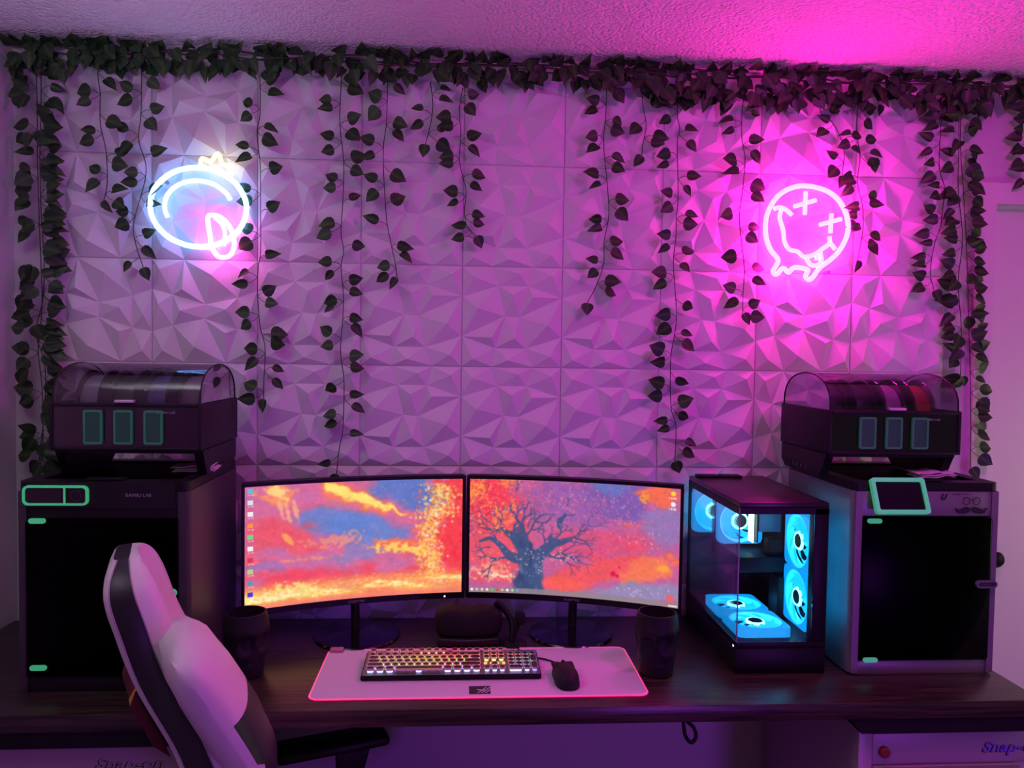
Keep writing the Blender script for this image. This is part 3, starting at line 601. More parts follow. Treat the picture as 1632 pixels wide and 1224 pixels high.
def left_picture():
    n1 = fbm(4, 5, 3, 5); n2 = fbm(9, 9, 21, 4); n3 = fbm(24, 20, 33, 3); n4 = fbm(5, 18, 44, 4); fl = fbm(60, 40, 55, 2)
    img = np.zeros((NV, NU, 3))+np.array((214, 108, 150))
    img = lay(img, (236, 92, 108), sstep(0.45, 0.75, n1)*0.8)
    img = lay(img, (178, 112, 176), sstep(0.5, 0.8, n2)*0.5)
    img = lay(img, (104, 128, 198), blob(0.36, 0.34, 0.20, 0.17, 0.2, n2, 0.5)*0.95)
    img = lay(img, (96, 132, 206), blob(0.55, 0.40, 0.22, 0.13, 0.15, n2, 0.6)*0.9)
    img = lay(img, (92, 120, 196), blob(0.74, 0.10, 0.22, 0.18, 0.25, n2, 0.5)*0.95)
    img = lay(img, (140, 130, 190), blob(0.52, 0.60, 0.14, 0.10, -0.2, n3, 0.6)*0.8)
    img = lay(img, (150, 120, 190), blob(0.10, 0.66, 0.10, 0.05, 0.0, n3, 0.6)*0.7)
    img = lay(img, (238, 84, 92), blob(0.20, 0.45, 0.20, 0.16, 0.3, n2, 0.7)*0.75)
    img = lay(img, (246, 70, 84), blob(0.28, 0.80, 0.32, 0.14, 0.0, n2, 0.6)*0.85)
    img = lay(img, (244, 78, 90), blob(0.75, 0.84, 0.4, 0.10, -0.05, n2, 0.6)*0.8)
    # burning streak of cloud
    tx = (UU-0.33)/0.42; yc = 0.02+0.30*tx; dd = (VV-yc)*1.0+(n3-0.5)*0.12
    st = np.exp(-(dd/(0.085*(1.15-np.clip(tx, 0, 1))))**2)*sstep(-0.02, 0.08, tx)*(1-sstep(0.9, 1.05, tx))
    img = lay(img, (255, 128, 66), np.clip(st*1.5, 0, 1)); img = lay(img, (255, 226, 110), sstep(0.5, 0.95, st*(0.7+0.6*n3)))
    img = lay(img, (255, 150, 90), blob(0.14, 0.07, 0.10, 0.10, 0.5, n3, 0.9)*0.95); img = lay(img, (255, 215, 130), blob(0.14, 0.06, 0.05, 0.05, 0.6, fl, 0.9)*0.9)
    for (u, v) in ((0.155, 0.2), (0.185, 0.23), (0.22, 0.22)): img = lay(img, (255, 178, 130), blob(u, v, 0.012, 0.10, -0.25, fl, 0.5)*0.8)
    img = lay(img, (255, 170, 80), blob(0.185, 0.45, 0.05, 0.025, 0.9, n3, 0.6)*0.9)
    img = lay(img, (250, 150, 120), blob(0.40, 0.49, 0.14, 0.05, -0.1, fl, 1.3)*0.7); img = lay(img, (255, 150, 100), blob(0.30, 0.63, 0.12, 0.015, 0.0, fl, 1.0)*0.7)
    img = lay(img, (255, 120, 70), blob(0.68, 0.55, 0.14, 0.05, 0.05, n3, 0.8)*0.9); img = lay(img, (255, 214, 96), blob(0.74, 0.61, 0.15, 0.05, 0.12, fl, 1.0)*0.95)
    # glowing foliage on the right
    ed = 0.885+0.04*np.sin(VV*9)+(n3-0.5)*0.14
    img = lay(img, (250, 66, 70), sstep(-0.03, 0.06, UU-ed)*(1-sstep(0.78, 0.95, VV))*0.95); img = lay(img, (236, 40, 60), sstep(0.5, 0.8, fl)*sstep(0.0, 0.08, UU-ed)*0.6)
    pal = [(255, 120, 50), (255, 160, 60), (255, 196, 80), (255, 226, 130), (255, 244, 190), (255, 90, 70)]
    for k in range(1500):
        v = 0.04+0.80*rng.random(); uc = 0.872+0.035*math.sin(v*8+0.6)-0.03*(v > 0.55)*(v-0.55)/0.2
        u = uc+rng.normal()*(0.030+0.02*(v < 0.35)); c = pal[int(min(5, abs(rng.normal())*2.2+(1.6 if abs(u-uc) < 0.03 else 0)))] if abs(u-uc) < 0.05 else pal[rng.integers(0, 6)]
        img = disc(img, u, v, 0.0025+0.0045*rng.random(), c, 0.55+0.4*rng.random(), 0.7+0.6*rng.random())
    # bright horizon
    yb = 0.90-0.03*UU+(n4-0.5)*0.10; hb = np.exp(-((VV-yb)/0.055)**2)*(0.35+0.75*sstep(0.3, 0.6, n4))
    img = lay(img, (255, 140, 80), np.clip(sstep(0.76, 0.9, VV)*0.75, 0, 1)); img = lay(img, (255, 196, 84), np.clip(hb*1.1, 0, 1)); img = lay(img, (255, 244, 170), sstep(0.55, 0.95, hb*(0.5+fl*0.9)))
    img = lay(img, (255, 225, 130), blob(0.24, 0.87, 0.10, 0.06, 0.1, fl, 0.9)*0.95)
    img = lay(img, (250, 130, 120), sstep(0.95, 1.0, VV)*0.6)
    for k in range(700):
        u = rng.random(); v = 0.90-0.03*u+rng.normal()*0.035; img = disc(img, u, v, 0.003+0.007*rng.random(), [(255, 214, 110), (255, 170, 90), (255, 240, 180), (250, 110, 90)][rng.integers(0, 4)], 0.45, 0.35)
    for k in range(60): img = disc(img, 0.60+0.25*rng.random(), 0.03+0.26*rng.random(), 0.0022, (220, 180, 220), 0.7)
    for k in range(90): img = disc(img, rng.random(), 0.25+0.6*rng.random(), 0.0022, (255, 190, 150), 0.7)
    img = np.clip(img*(0.90+0.10*(fbm(90, 60, 301, 2)-0.5)+0.10*n3)[..., None]*1.04, 0, 255)
    img = soften(img, 2)
    cols = [(90, 190, 220), (225, 225, 235), (240, 240, 240), (250, 150, 40), (110, 220, 120), (245, 245, 245), (225, 50, 60), (170, 220, 120), (80, 150, 190), (60, 50, 220)]
    for k, c in enumerate(cols):
        v = 0.035+k*0.093; m = ((abs(UU-0.024) < 0.011) & (abs(VV-v) < 0.018)).astype(float); img = lay(img, c, m*0.95)
        m = ((abs(UU-0.024) < 0.013) & (abs(VV-v-0.034) < 0.005) & (np.floor(UU*300) % 2 == 0)).astype(float); img = lay(img, (245, 235, 240), m*0.7)
    return img
def right_picture():
    n1 = fbm(4, 4, 103, 5); n2 = fbm(9, 8, 121, 4); n3 = fbm(24, 18, 133, 3); fl = fbm(64, 42, 155, 2); n4 = fbm(5, 16, 166, 4)
    img = np.zeros((NV, NU, 3))+np.array((196, 96, 152))
    img = lay(img, (150, 92, 170), blob(0.55, 0.18, 0.36, 0.26, 0.1, n2, 0.5)*0.9); img = lay(img, (120, 92, 176), blob(0.72, 0.14, 0.16, 0.22, 0.2, n2, 0.7)*0.8)
    img = lay(img, (96, 120, 196), blob(0.68, 0.03, 0.10, 0.07, 0.1, n3, 0.7)*0.8); img = lay(img, (148, 120, 184), blob(0.92, 0.33, 0.12, 0.20, 0.0, n2, 0.4)*0.9)
    img = lay(img, (246, 60, 84), blob(0.05, 0.15, 0.26, 0.30, 0.3, n2, 0.6)*0.95); img = lay(img, (244, 84, 96), blob(0.10, 0.58, 0.24, 0.3, 0.0, n2, 0.6)*0.8)
    img = lay(img, (250, 110, 80), blob(0.90, 0.07, 0.10, 0.11, 0.1, n3, 0.6)); img = lay(img, (255, 150, 60), blob(0.835, 0.09, 0.025, 0.06, 0.1, fl, 0.6)*0.9)
    img = lay(img, (226, 82, 122), blob(0.62, 0.50, 0.30, 0.14, -0.1, n2, 0.6)*0.75); img = lay(img, (244, 86, 92), blob(0.66, 0.74, 0.34, 0.12, -0.25, n2, 0.6)*0.9)
    img = lay(img, (250, 124, 86), blob(0.86, 0.72, 0.18, 0.12, -0.35, n3, 0.6)*0.95); img = lay(img, (255, 170, 60), blob(0.93, 0.68, 0.04, 0.04, 0.0, n3, 0.4)*0.8)
    img = lay(img, (250, 96, 84), blob(0.45, 0.90, 0.16, 0.07, 0.0, n3, 0.5)*0.9); img = lay(img, (150, 140, 186), blob(0.82, 0.92, 0.30, 0.11, -0.15, n3, 0.4)*0.95)
    img = lay(img, (252, 160, 130), blob(0.12, 0.82, 0.12, 0.07, 0.0, fl, 1.2)*0.9); img = lay(img, (255, 220, 200), blob(0.12, 0.84, 0.09, 0.02, 0.05, fl, 0.9)*0.8)
    img = lay(img, (255, 150, 90), blob(0.16, 0.30, 0.06, 0.10, 0.0, fl, 1.4)*0.7); img = lay(img, (255, 170, 60), blob(0.02, 0.10, 0.05, 0.10, 0.0, fl, 1.4)*0.8); img = lay(img, (255, 150, 60), blob(0.17, 0.03, 0.05, 0.05, 0.0, fl, 1.2)*0.8)
    # tree
    trunk = (64, 84, 128)
    def stroke(img, pts, w0, w1, col=trunk, a=1.0):
        P = [Vector((p[0], p[1]*0.5625, 0)) for p in pts]; C = catmull(P, 8); m = np.zeros_like(UU)
        for k in range(len(C)-1):
            t = k/(len(C)-1); w = w0+(w1-w0)*t; ax, ay = C[k].x, C[k].y; bx, by = C[k+1].x-ax, C[k+1].y-ay; L = bx*bx+by*by+1e-12
            px = UU-ax; py = VV*0.5625-ay; s = np.clip((px*bx+py*by)/L, 0, 1); d = np.hypot(px-s*bx, py-s*by)+(n3-0.5)*w*0.7
            m = np.maximum(m, 1-sstep(w*0.75, w*1.05+0.001, d))
        return lay(img, col, m*a)
    rr = random.Random(5)
    def branch(img, x, y, ang, ln, w, dep):
        x2 = x+math.cos(ang)*ln; y2 = y-math.sin(ang)*ln/0.5625
        mx = (x+x2)/2+rr.uniform(-.2, .2)*ln; my = (y+y2)/2+rr.uniform(-.2, .2)*ln
        img = stroke(img, [(x, y), (mx, my), (x2, y2)], w, w*0.6, (78, 80, 132))
        if dep > 0:
            for s in (-1, 1): img = branch(img, x2, y2, ang+s*rr.uniform(0.25, 0.7), ln*rr.uniform(0.55, 0.8), w*0.6, dep-1)
        return img
    img = stroke(img, [(0.29, 1.0), (0.295, 0.85), (0.285, 0.70), (0.25, 0.55), (0.235, 0.42)], 0.080, 0.028)
    img = stroke(img, [(0.30, 0.85), (0.32, 0.70), (0.37, 0.60), (0.42, 0.54), (0.49, 0.50)], 0.055, 0.008)
    img = stroke(img, [(0.26, 0.70), (0.19, 0.66), (0.15, 0.58), (0.10, 0.52), (0.05, 0.55)], 0.030, 0.004)
    img = stroke(img, [(0.25, 0.60), (0.21, 0.50), (0.17, 0.46), (0.12, 0.45)], 0.028, 0.006)
    img = stroke(img, [(0.40, 0.56), (0.39, 0.50)], 0.02, 0.016)
    img = stroke(img, [(0.43, 0.39), (0.43, 0.34), (0.46, 0.30), (0.52, 0.28)], 0.013, 0.003)
    img = stroke(img, [(0.44, 0.36), (0.46, 0.28)], 0.008, 0.004); img = stroke(img, [(0.32, 0.36), (0.36, 0.37), (0.40, 0.31)], 0.006, 0.003)
    img = stroke(img, [(0.32, 0.35), (0.35, 0.30), (0.41, 0.29)], 0.004, 0.002)
    for (x, y, a, l) in ((0.52, 0.45, 0.7, 0.07), (0.42, 0.60, -0.3, 0.06), (0.49, 0.52, -0.1, 0.06), (0.12, 0.45, 2.6, 0.05), (0.47, 0.21, 1.4, 0.02), (0.10, 0.60, 3.3, 0.04), (0.08, 0.36, 2.2, 0.05), (0.22, 0.10, 1.3, 0.03), (0.28, 0.42, 1.2, 0.04)):
        img = branch(img, x, y, a, l, 0.0032, 2)
    for (x, y, a, l, w) in ((0.235, 0.44, 1.75, 0.06, 0.010), (0.235, 0.45, 1.2, 0.06, 0.009), (0.25, 0.50, 0.7, 0.06, 0.009), (0.16, 0.58, 2.3, 0.06, 0.008), (0.13, 0.46, 2.9, 0.06, 0.007), (0.17, 0.47, 1.9, 0.06, 0.008), (0.41, 0.55, 1.1, 0.05, 0.008), (0.44, 0.53, 0.4, 0.07, 0.007), (0.36, 0.61, 1.5, 0.05, 0.008), (0.20, 0.66, 3.5, 0.07, 0.008), (0.37, 0.64, -0.2, 0.08, 0.007), (0.34, 0.66, 0.2, 0.10, 0.006)):
        img = branch(img, x, y, a, l, w, 3)
    hi = sstep(0.55, 0.75, fbm(40, 8, 177, 3))*blob(0.30, 0.84, 0.075, 0.20, 0.0)
    img = lay(img, (104, 126, 168), hi*0.8); lo = sstep(0.55, 0.75, fbm(36, 7, 188, 3))*blob(0.28, 0.75, 0.09, 0.28, 0.0); img = lay(img, (44, 58, 104), lo*0.6)
    # leaves
    for (u, v, su, sv, n, c) in ((0.32, 0.18, 0.10, 0.05, 46, (250, 96, 80)), (0.15, 0.36, 0.07, 0.12, 70, (255, 120, 70)), (0.55, 0.22, 0.20, 0.13, 90, (250, 130, 150)), (0.64, 0.62, 0.10, 0.05, 90, (246, 54, 70)), (0.78, 0.52, 0.06, 0.07, 60, (248, 60, 66)),
                              (0.78, 0.33, 0.06, 0.03, 40, (255, 120, 80)), (0.70, 0.50, 0.2, 0.10, 80, (250, 84, 96)), (0.30, 0.72, 0.10, 0.10, 46, (252, 210, 190)), (0.50, 0.75, 0.10, 0.05, 50, (246, 70, 80)), (0.85, 0.48, 0.10, 0.12, 40, (255, 170, 150)),
                              (0.12, 0.70, 0.1, 0.1, 60, (255, 160, 130)), (0.55, 0.14, 0.25, 0.08, 50, (200, 170, 220)), (0.80, 0.90, 0.15, 0.05, 26, (240, 220, 230)), (0.45, 0.66, 0.05, 0.05, 30, (255, 190, 160))):
        for k in range(n): img = disc(img, u+rng.normal()*su*0.6, v+rng.normal()*sv*0.6, 0.0018+0.0024*rng.random(), c, 0.85)
    for k in range(900):
        u = abs(rng.normal())*0.12; v = rng.random()*0.5; img = disc(img, u, v, 0.0022+0.003*rng.random(), [(255, 120, 60), (250, 60, 80), (255, 180, 90), (236, 40, 70), (214, 70, 130)][rng.integers(0, 5)], 0.7)
    for k in range(700):
        u = 0.55+rng.normal()*0.22; v = 0.2+rng.normal()*0.14; img = disc(img, u, v, 0.0022+0.003*rng.random(), [(176, 84, 160), (220, 96, 140), (130, 84, 168), (240, 120, 140)][rng.integers(0, 4)], 0.6)
    img = disc(img, 0.695, 0.77, 0.013, (216, 26, 70)); img = disc(img, 0.715, 0.785, 0.009, (216, 26, 70)); img = disc(img, 0.475, 0.56, 0.010, (240, 70, 150)); img = disc(img, 0.725, 0.71, 0.006, (200, 40, 90))
    img = np.clip(img*(0.90+0.10*(fbm(90, 60, 311, 2)-0.5)+0.10*n3)[..., None]*1.04, 0, 255)
    img = soften(img, 1)
    # task bar and icons
    tb = sstep(0.952, 0.958, VV); img = lay(img, (148, 132, 136), tb*0.85)
    cols = [(250, 250, 250), (230, 190, 190), (240, 210, 210), (250, 235, 220), (80, 210, 90), (220, 70, 50), (240, 190, 120), (250, 250, 250), (150, 230, 170), (120, 160, 240)]
    for k, c in enumerate(cols): img = disc(img, 0.014+k*0.0245, 0.975, 0.0068, c)
    for (u, v, c) in ((0.968, 0.045, (250, 210, 60)), (0.968, 0.135, (240, 240, 245))): img = disc(img, u, v, 0.012, c)
    for v in (0.085, 0.175):
        m = ((abs(UU-0.966) < 0.017) & (abs(VV-v) < 0.008) & (np.floor(UU*340) % 3 != 0)).astype(float); img = lay(img, (245, 240, 245), m*0.8)
    img = disc(img, 0.962, 0.925, 0.020, (244, 96, 96), 0.8); m = ((abs(UU-0.975) < 0.02) & (abs(VV-0.985) < 0.008)).astype(float); img = lay(img, (250, 235, 235), m*0.8)
    return img
def screen_mat():
    m = bpy.data.materials.new('lit_display'); m.use_nodes = True; nt = m.node_tree; p = nt.nodes['Principled BSDF']
    a = nt.nodes.new('ShaderNodeVertexColor'); a.layer_name = 'picture'
    p.inputs['Base Color'].default_value = (0.01, 0.01, 0.01, 1); p.inputs['Roughness'].default_value = 0.45
    nt.links.new(a.outputs['Color'], p.inputs['Emission Color']); p.inputs['Emission Strength'].default_value = 0.88
    return m
M_screen = screen_mat()
def monitor(c, rz, label, img, logo):
    """curved panel: chord 0.622 m, height 0.363 m; local -y faces the viewer"""
    t = thing('monitor', (c[0], c[1], DT), label, 'monitor', 'curved monitors side by side', rz); Rr = 1.5; w = 0.311; z0, z1 = 0.085, 0.448
    def yb(x): return -(Rr-math.sqrt(Rr*Rr-x*x))   # edges come towards the viewer
    def shell(xa, xb, za, zb, f0, f1, n=24):
        mb = MB(); v = []; f = []
        for i in range(n+1):
            x = xa+(xb-xa)*i/n
            for (o, z) in ((f0, za), (f0, zb), (f1, zb), (f1, za)): v.append((x, yb(x)+o, z))
        for i in range(n):
            b = 4*i
            for k in range(4): f.append((b+k, b+(k+1) % 4, b+4+(k+1) % 4, b+4+k))
        f += [(0, 1, 2, 3), (4*n+3, 4*n+2, 4*n+1, 4*n)]
        return mb.add(v, f)
    shell(-w, w, z0, z1, 0.0, 0.030).build('housing', M_blackp, t, 30)
    bz = MB()
    for a in ((-w, w, z1-0.010, z1), (-w, w, z0, z0+0.017), (-w, -w+0.009, z0+0.017, z1-0.010), (w-0.009, w, z0+0.017, z1-0.010)): s = shell(*a, -0.004, 0.0); bz.add(s.v, s.f)
    bz.build('bezel', M_blackp, t, 30)
    xs = np.linspace(-w+0.009, w-0.009, NU); zs = np.linspace(z1-0.010, z0+0.017, NV)
    X, Z = np.meshgrid(xs, zs); Yv = -(Rr-np.sqrt(Rr*Rr-X*X))-0.0012
    co = np.stack([X, Yv, Z], -1).reshape(-1, 3).astype(np.float32)
    ii = (np.arange(NV-1)[:, None]*NU+np.arange(NU-1)[None, :]).ravel(); q = np.stack([ii, ii+NU, ii+NU+1, ii+1], -1).astype(np.int32)
    me = bpy.data.meshes.new('screen'); me.vertices.add(len(co)); me.vertices.foreach_set('co', co.ravel()); me.loops.add(q.size); me.loops.foreach_set('vertex_index', q.ravel())
    me.polygons.add(len(q)); me.polygons.foreach_set('loop_start', np.arange(len(q), dtype=np.int32)*4); me.update(calc_edges=True)
    ca = me.color_attributes.new('picture', 'FLOAT_COLOR', 'POINT'); rgba = np.ones((NV*NU, 4), np.float32); rgba[:, :3] = srgb(np.clip(img, 0, 255)).reshape(-1, 3); ca.data.foreach_set('color', rgba.ravel())
    me.materials.append(M_screen); link('screen', me, t)
    MB().rbox(-0.10, 0.10, 0.028, 0.055, 0.16, 0.36, 0.010, 2).build('rear_cover', M_blackp, t, 40)
    MB().tube([(0, 0.012, 0.006), (0, 0.030, 0.10), (0, 0.038, 0.20)], 0.0125, 16).build('stand_neck', M_blackp, t, 40)
    MB().lathe([(0.0, 0.0), (0.118, 0.0), (0.121, 0.003), (0.118, 0.007), (0.02, 0.011), (0.0, 0.011)], 48, c=(0, -0.022, 0)).build('stand_base', M_gloss, t, 40)
    MB().tube([(-0.24, 0.058, 0.13), (-0.12, 0.062, 0.13), (0.0, 0.064, 0.13), (0.12, 0.062, 0.13), (0.24, 0.058, 0.13)], 0.004, 8).build('bias_light', M_violet, t, 40)
    lettering('SCEPTRE', 0.0085, M_inkl, t, loc=(0, -0.0046, z0+0.008), align='CENTER', smear=1.4)
    MB().box(w-0.060, w-0.056, yb(w-0.058)-0.006, yb(w-0.058)-0.004, z0+0.005, z0+0.009).build('power_led', M_dotled, t)
def mon_pose(a, b):
    ca = ((a[0]+b[0])/2, (a[1]+b[1])/2); ang = math.atan2(b[1]-a[1], b[0]-a[0]); sag = 1.5-math.sqrt(1.5**2-0.311**2)
    return (ca[0]-math.sin(ang)*sag, ca[1]+math.cos(ang)*sag), ang
c, a = mon_pose((-0.581, -0.265), (0.017, -0.100)); monitor(c, a, 'left curved monitor showing a sunset sky wallpaper', left_picture(), 0)
c, a = mon_pose((0.026, -0.100), (0.618, -0.265)); monitor(c, a, 'right curved monitor showing a gnarled tree in red foliage', right_picture(), 1)
# ------------------------------------------------------------------ mouse pad, keyboard, mouse
pad = thing('mouse_pad', (0.056, -0.435, DT), 'long pale desk mat with a glowing red-pink edge', 'mouse pad')
MB().prism(rrect(0, 0, 0.796, 0.296, 0.022, 6), 0.0, 0.004, 'xy').build('mat_surface', mat('pale_mat_cloth', (0.66, 0.62, 0.68), 0.75, var=0.03, scale=400), pad)
MB().tube([(x, y, 0.0028) for x, y in rrect(0, 0, 0.798, 0.298, 0.023, 8)], 0.0021, 8, True).build('led_edge', M_padled, pad, 60)
MB().rbox(-0.396, -0.360, 0.128, 0.152, 0.0005, 0.012, 0.004, 2).build('light_controller', M_padled and mat('pink_tinted_box', (0.5, 0.2, 0.3), 0.4), pad, 40)
lg = MB().box(-0.0275, 0.0235, -0.1335, -0.0900, 0.0041, 0.0045).build('logo_patch', M_ink, pad)
for k in range(3):
    b = -0.008+k*0.009
    MB().prism([(b, -0.128), (b+0.020, -0.098), (b+0.0235, -0.098), (b+0.0025, -0.128)], 0.0045, 0.0048, 'xy').build('logo_slash', M_white, lg)
MB().prism([(-0.010, -0.112), (0.012, -0.117), (0.014, -0.114), (-0.006, -0.108)], 0.0045, 0.0048, 'xy').build('logo_slash', M_white, lg)
# keyboard with round typewriter keys, lit row by row
kbd = thing('keyboard', (-0.0135, -0.424, DT+0.004), 'mechanical keyboard with round chrome-rimmed keys and rainbow backlight', 'keyboard'); kbd.rotation_euler = (math.radians(4.0), 0, 0)
KW, KD = 0.443, 0.134
MB().rbox(-KW/2, KW/2, -KD/2, KD/2, 0.005, 0.018, 0.004, 2).build('case', M_blackp, kbd, 40)
MB().rbox(-KW/2+0.003, KW/2-0.003, -KD/2+0.002, KD/2-0.002, 0.0178, 0.0195, 0.001, 1).build('top_plate', mat('brushed_plate', (0.20, 0.18, 0.20), 0.35, metal=0.8), kbd)
for s in (-1, 1): MB().rbox(s*0.18-0.012, s*0.18+0.012, 0.045, 0.060, 0.0005-0.003, 0.006, 0.002, 1).build('foot', M_blackp, kbd)
M_keylight = mat('key_backlight', (0.3, 0.3, 0.3), 0.5, var=0.0)
nt = M_keylight.node_tree; oi = nt.nodes.new('ShaderNodeObjectInfo'); nt.links.new(oi.outputs['Color'], nt.nodes['Principled BSDF'].inputs['Emission Color']); nt.nodes['Principled BSDF'].inputs['Emission Strength'].default_value = 1.3
M_rim = mat('chrome_key_rim', (0.80, 0.72, 0.74), 0.18, metal=0.85, var=0.0)
M_cap = mat('black_key_cap', (0.02, 0.014, 0.016), 0.35, var=0.0)
KM = {}
def key_mesh(wd, dp):
    k = (round(wd, 4), round(dp, 4))
    if k in KM: return KM[k]
    mb = MB(); n = 5; sh = lambda g: rrect(0, 0, wd-g, dp-g, 0.0078, n)
    mb.prism(sh(0.0060) if wd < 0.05 else rrect(0, 0, 0.014, dp-0.006, 0.005, n), 0.0, 0.0065, 'xy', 2)          # lit skirt
    mb.frame(sh(0.0), sh(0.0030), 0.0062, 0.0105, 'xy', 1)   # rim
    mb.prism(sh(0.0028), 0.0064, 0.0094, 'xy', 0)
    KM[k] = mb.mesh('keycap', [M_cap, M_rim, M_keylight]); return KM[k]
U = (0.443-0.016)/(22.5*0.985)
rowcol = [(0.80, 0.45, 0.75), (1.0, 0.10, 0.16), (0.75, 0.85, 0.12), (0.45, 0.80, 0.16), (0.70, 0.30, 0.85), (0.55, 0.62, 1.0)]
def key(x, y, wd, row, dp=U, col=None):
    o = link('keycap', key_mesh(wd-0.0022, dp-0.0022), kbd, (x, y, 0.0195)); c = col or rowcol[row]; o.color = (c[0], c[1], c[2], 1)
xl = -KW/2+0.010; ytop = KD/2-0.016
ry = [ytop, ytop-0.0245+0.001]; ry += [ry[1]-U*k*0.96 for k in (1, 2, 3, 4)]
def run(row, units, start=0.0):
    x = xl+start*U*0.985
    for u in units:
        if u > 0: key(x+u*U*0.985/2, ry[row], u*U*0.985, row)
        x += abs(u)*U*0.985
run(0, [1, -1, 1, 1, 1, 1, -.5, 1, 1, 1, 1, -.5, 1, 1, 1, 1, -.25, 1, 1, 1])
run(1, [1]*13+[2, -.25, 1, 1, 1, -.25, 1, 1, 1, 1])
run(2, [1.5]+[1]*12+[1.5, -.25, 1, 1, 1, -.25, 1, 1, 1])
run(3, [1.75]+[1]*11+[2.25, -.25, -3, -.25, 1, 1, 1])
run(4, [2.25]+[1]*10+[2.75, -.25, -1, 1, -1, -.25, 1, 1, 1])
run(5, [1.25, 1.25, 1.25, 6.25, 1.25, 1.25, 1.25, 1.25, -.25, 1, 1, 1, -.25, 2, 1])
for r in (2, 4): key(xl+22.0*U*0.985, (ry[r]+ry[r+1])/2, U*0.985, r, dp=2*U*0.96, col=(0.25, 0.8, 0.5) if r == 2 else (0.4, 0.25, 0.9))
for k in range(4): MB().lathe([(0.0, 0.003), (0.0035, 0.003), (0.0045, 0.0)], 10, c=(xl+(15.35+k*0.8)*U, ry[3], 0.0195)).build('indicator_light', emit_mat('orange_indicator', (1.0, 0.25, 0.04), 1.6) if k == 0 else MATS['orange_indicator'], kbd)
# mouse with its cable
ms = thing('mouse', (0.266, -0.500, DT+0.004), 'black wired mouse on the desk mat', 'mouse', rz=0.06)
mb = MB(); v = []; f = []; NA, NB = 20, 9
for j in range(NB+1):
    ph = (j/NB)*PI/2
    for i in range(NA):
        a = 2*PI*i/NA; cx, cy = math.cos(a), math.sin(a)
        wx = 0.0325*(1-0.12*math.exp(-((cy-0.1)/0.4)**2)); sx = math.copysign(abs(cx)**0.75, cx); sy = math.copysign(abs(cy)**0.8, cy)
        rr_ = math.cos(ph)**0.55 if j < NB else 0.0
        v.append((wx*sx*rr_, 0.061*sy*rr_, 0.002+0.038*math.sin(ph)**0.9*(1-0.22*(sy*rr_+0.2)**2)))
for j in range(NB):
    for i in range(NA): f.append((j*NA+i, j*NA+(i+1) % NA, (j+1)*NA+(i+1) % NA, (j+1)*NA+i))
f.append(tuple(range(NA-1, -1, -1)))
mb.add(v, f).build('shell', M_dgrey2, ms, 50)
MB().lathe([(0.0, -0.004), (0.010, -0.004), (0.0115, 0.0), (0.010, 0.004), (0.0, 0.004)], 20, axis='x', c=(0, 0.032, 0.0275)).build('scroll_wheel', M_blackp, ms, 40)
for s in (-1, 1): MB().rbox(s*0.0165-0.011, s*0.0165+0.011, 0.022, 0.056, 0.0215, 0.0265, 0.004, 2).build('button', M_blackp, ms, 40)
MB().tube(catmull([(0, 0.060, 0.010), (-0.002, 0.085, 0.006), (-0.010, 0.110, 0.003), (-0.030, 0.130, 0.003), (-0.055, 0.142, 0.003), (-0.075, 0.150, 0.003), (-0.09, 0.19, 0.003), (-0.08, 0.26, 0.003)], 5), 0.0022, 6).build('cable', M_blackp, ms, 50)
# ------------------------------------------------------------------ skull-shaped cups
def skull_cup(loc, rz, label):
    t = thing('skull_cup', loc, label, 'cup', 'dark skull cups on the desk', rz)
    v = []; f = []; n = 40; prof = [(0.030, 0.0), (0.042, 0.004), (0.045, 0.030), (0.049, 0.060), (0.054, 0.090), (0.055, 0.120), (0.052, 0.145), (0.049, 0.157), (0.045, 0.158), (0.045, 0.140), (0.045, 0.03), (0.0, 0.025)]
    pr = []
    for k in range(len(prof)-1):
        for s in range(3): q = s/3; pr.append((prof[k][0]*(1-q)+prof[k+1][0]*q, prof[k][1]*(1-q)+prof[k+1][1]*q))
    pr.append(prof[-1]); P = len(pr)
    for i in range(n):
        a = 2*PI*i/n
        for k, (r, h) in enumerate(pr):
            if k < 24:
                d = 0.0
                for (ea, eh, er, ez, am) in ((-0.42, 0.092, 0.27, 0.017, 0.016), (0.42, 0.092, 0.27, 0.017, 0.016), (0.0, 0.064, 0.12, 0.012, 0.010), (1.25, 0.09, 0.25, 0.02, 0.007), (-1.25, 0.09, 0.25, 0.02, 0.007)):
                    da = (a+PI/2-ea+PI) % (2*PI)-PI; d += am*math.exp(-(da/er)**4-((h-eh)/ez)**4)
                da = (a+PI/2+PI) % (2*PI)-PI
                d -= 0.006*math.exp(-(da/1.1)**2-((h-0.115)/0.012)**2)+0.007*math.exp(-((abs(da)-0.75)/0.25)**2-((h-0.06)/0.012)**2)
                if h < 0.045 and abs(da) < 0.8 and h > 0.012: d += 0.002*(math.cos(da*26) < -0.2)
                r = r-d
            v.append((r*math.cos(a), r*math.sin(a), h))
    for i in range(n):
        j = (i+1) % n
        for k in range(P-1): f.append((i*P+k, j*P+k, j*P+k+1, i*P+k+1))
    MB().add(v, f).build('body', M_dgrey2, t, 60)
    MB().lathe([(0.0, 0.0), (0.031, 0.0), (0.031, 0.003), (0.0, 0.003)], 24).build('base', M_blackp, t)
skull_cup((-0.524, -0.428, DT), 0.7, 'dark skull-shaped cup behind the chair pillow, left of the desk mat')
skull_cup((0.505, -0.450, DT), -0.25, 'dark skull-shaped cup between the desk mat and the computer')
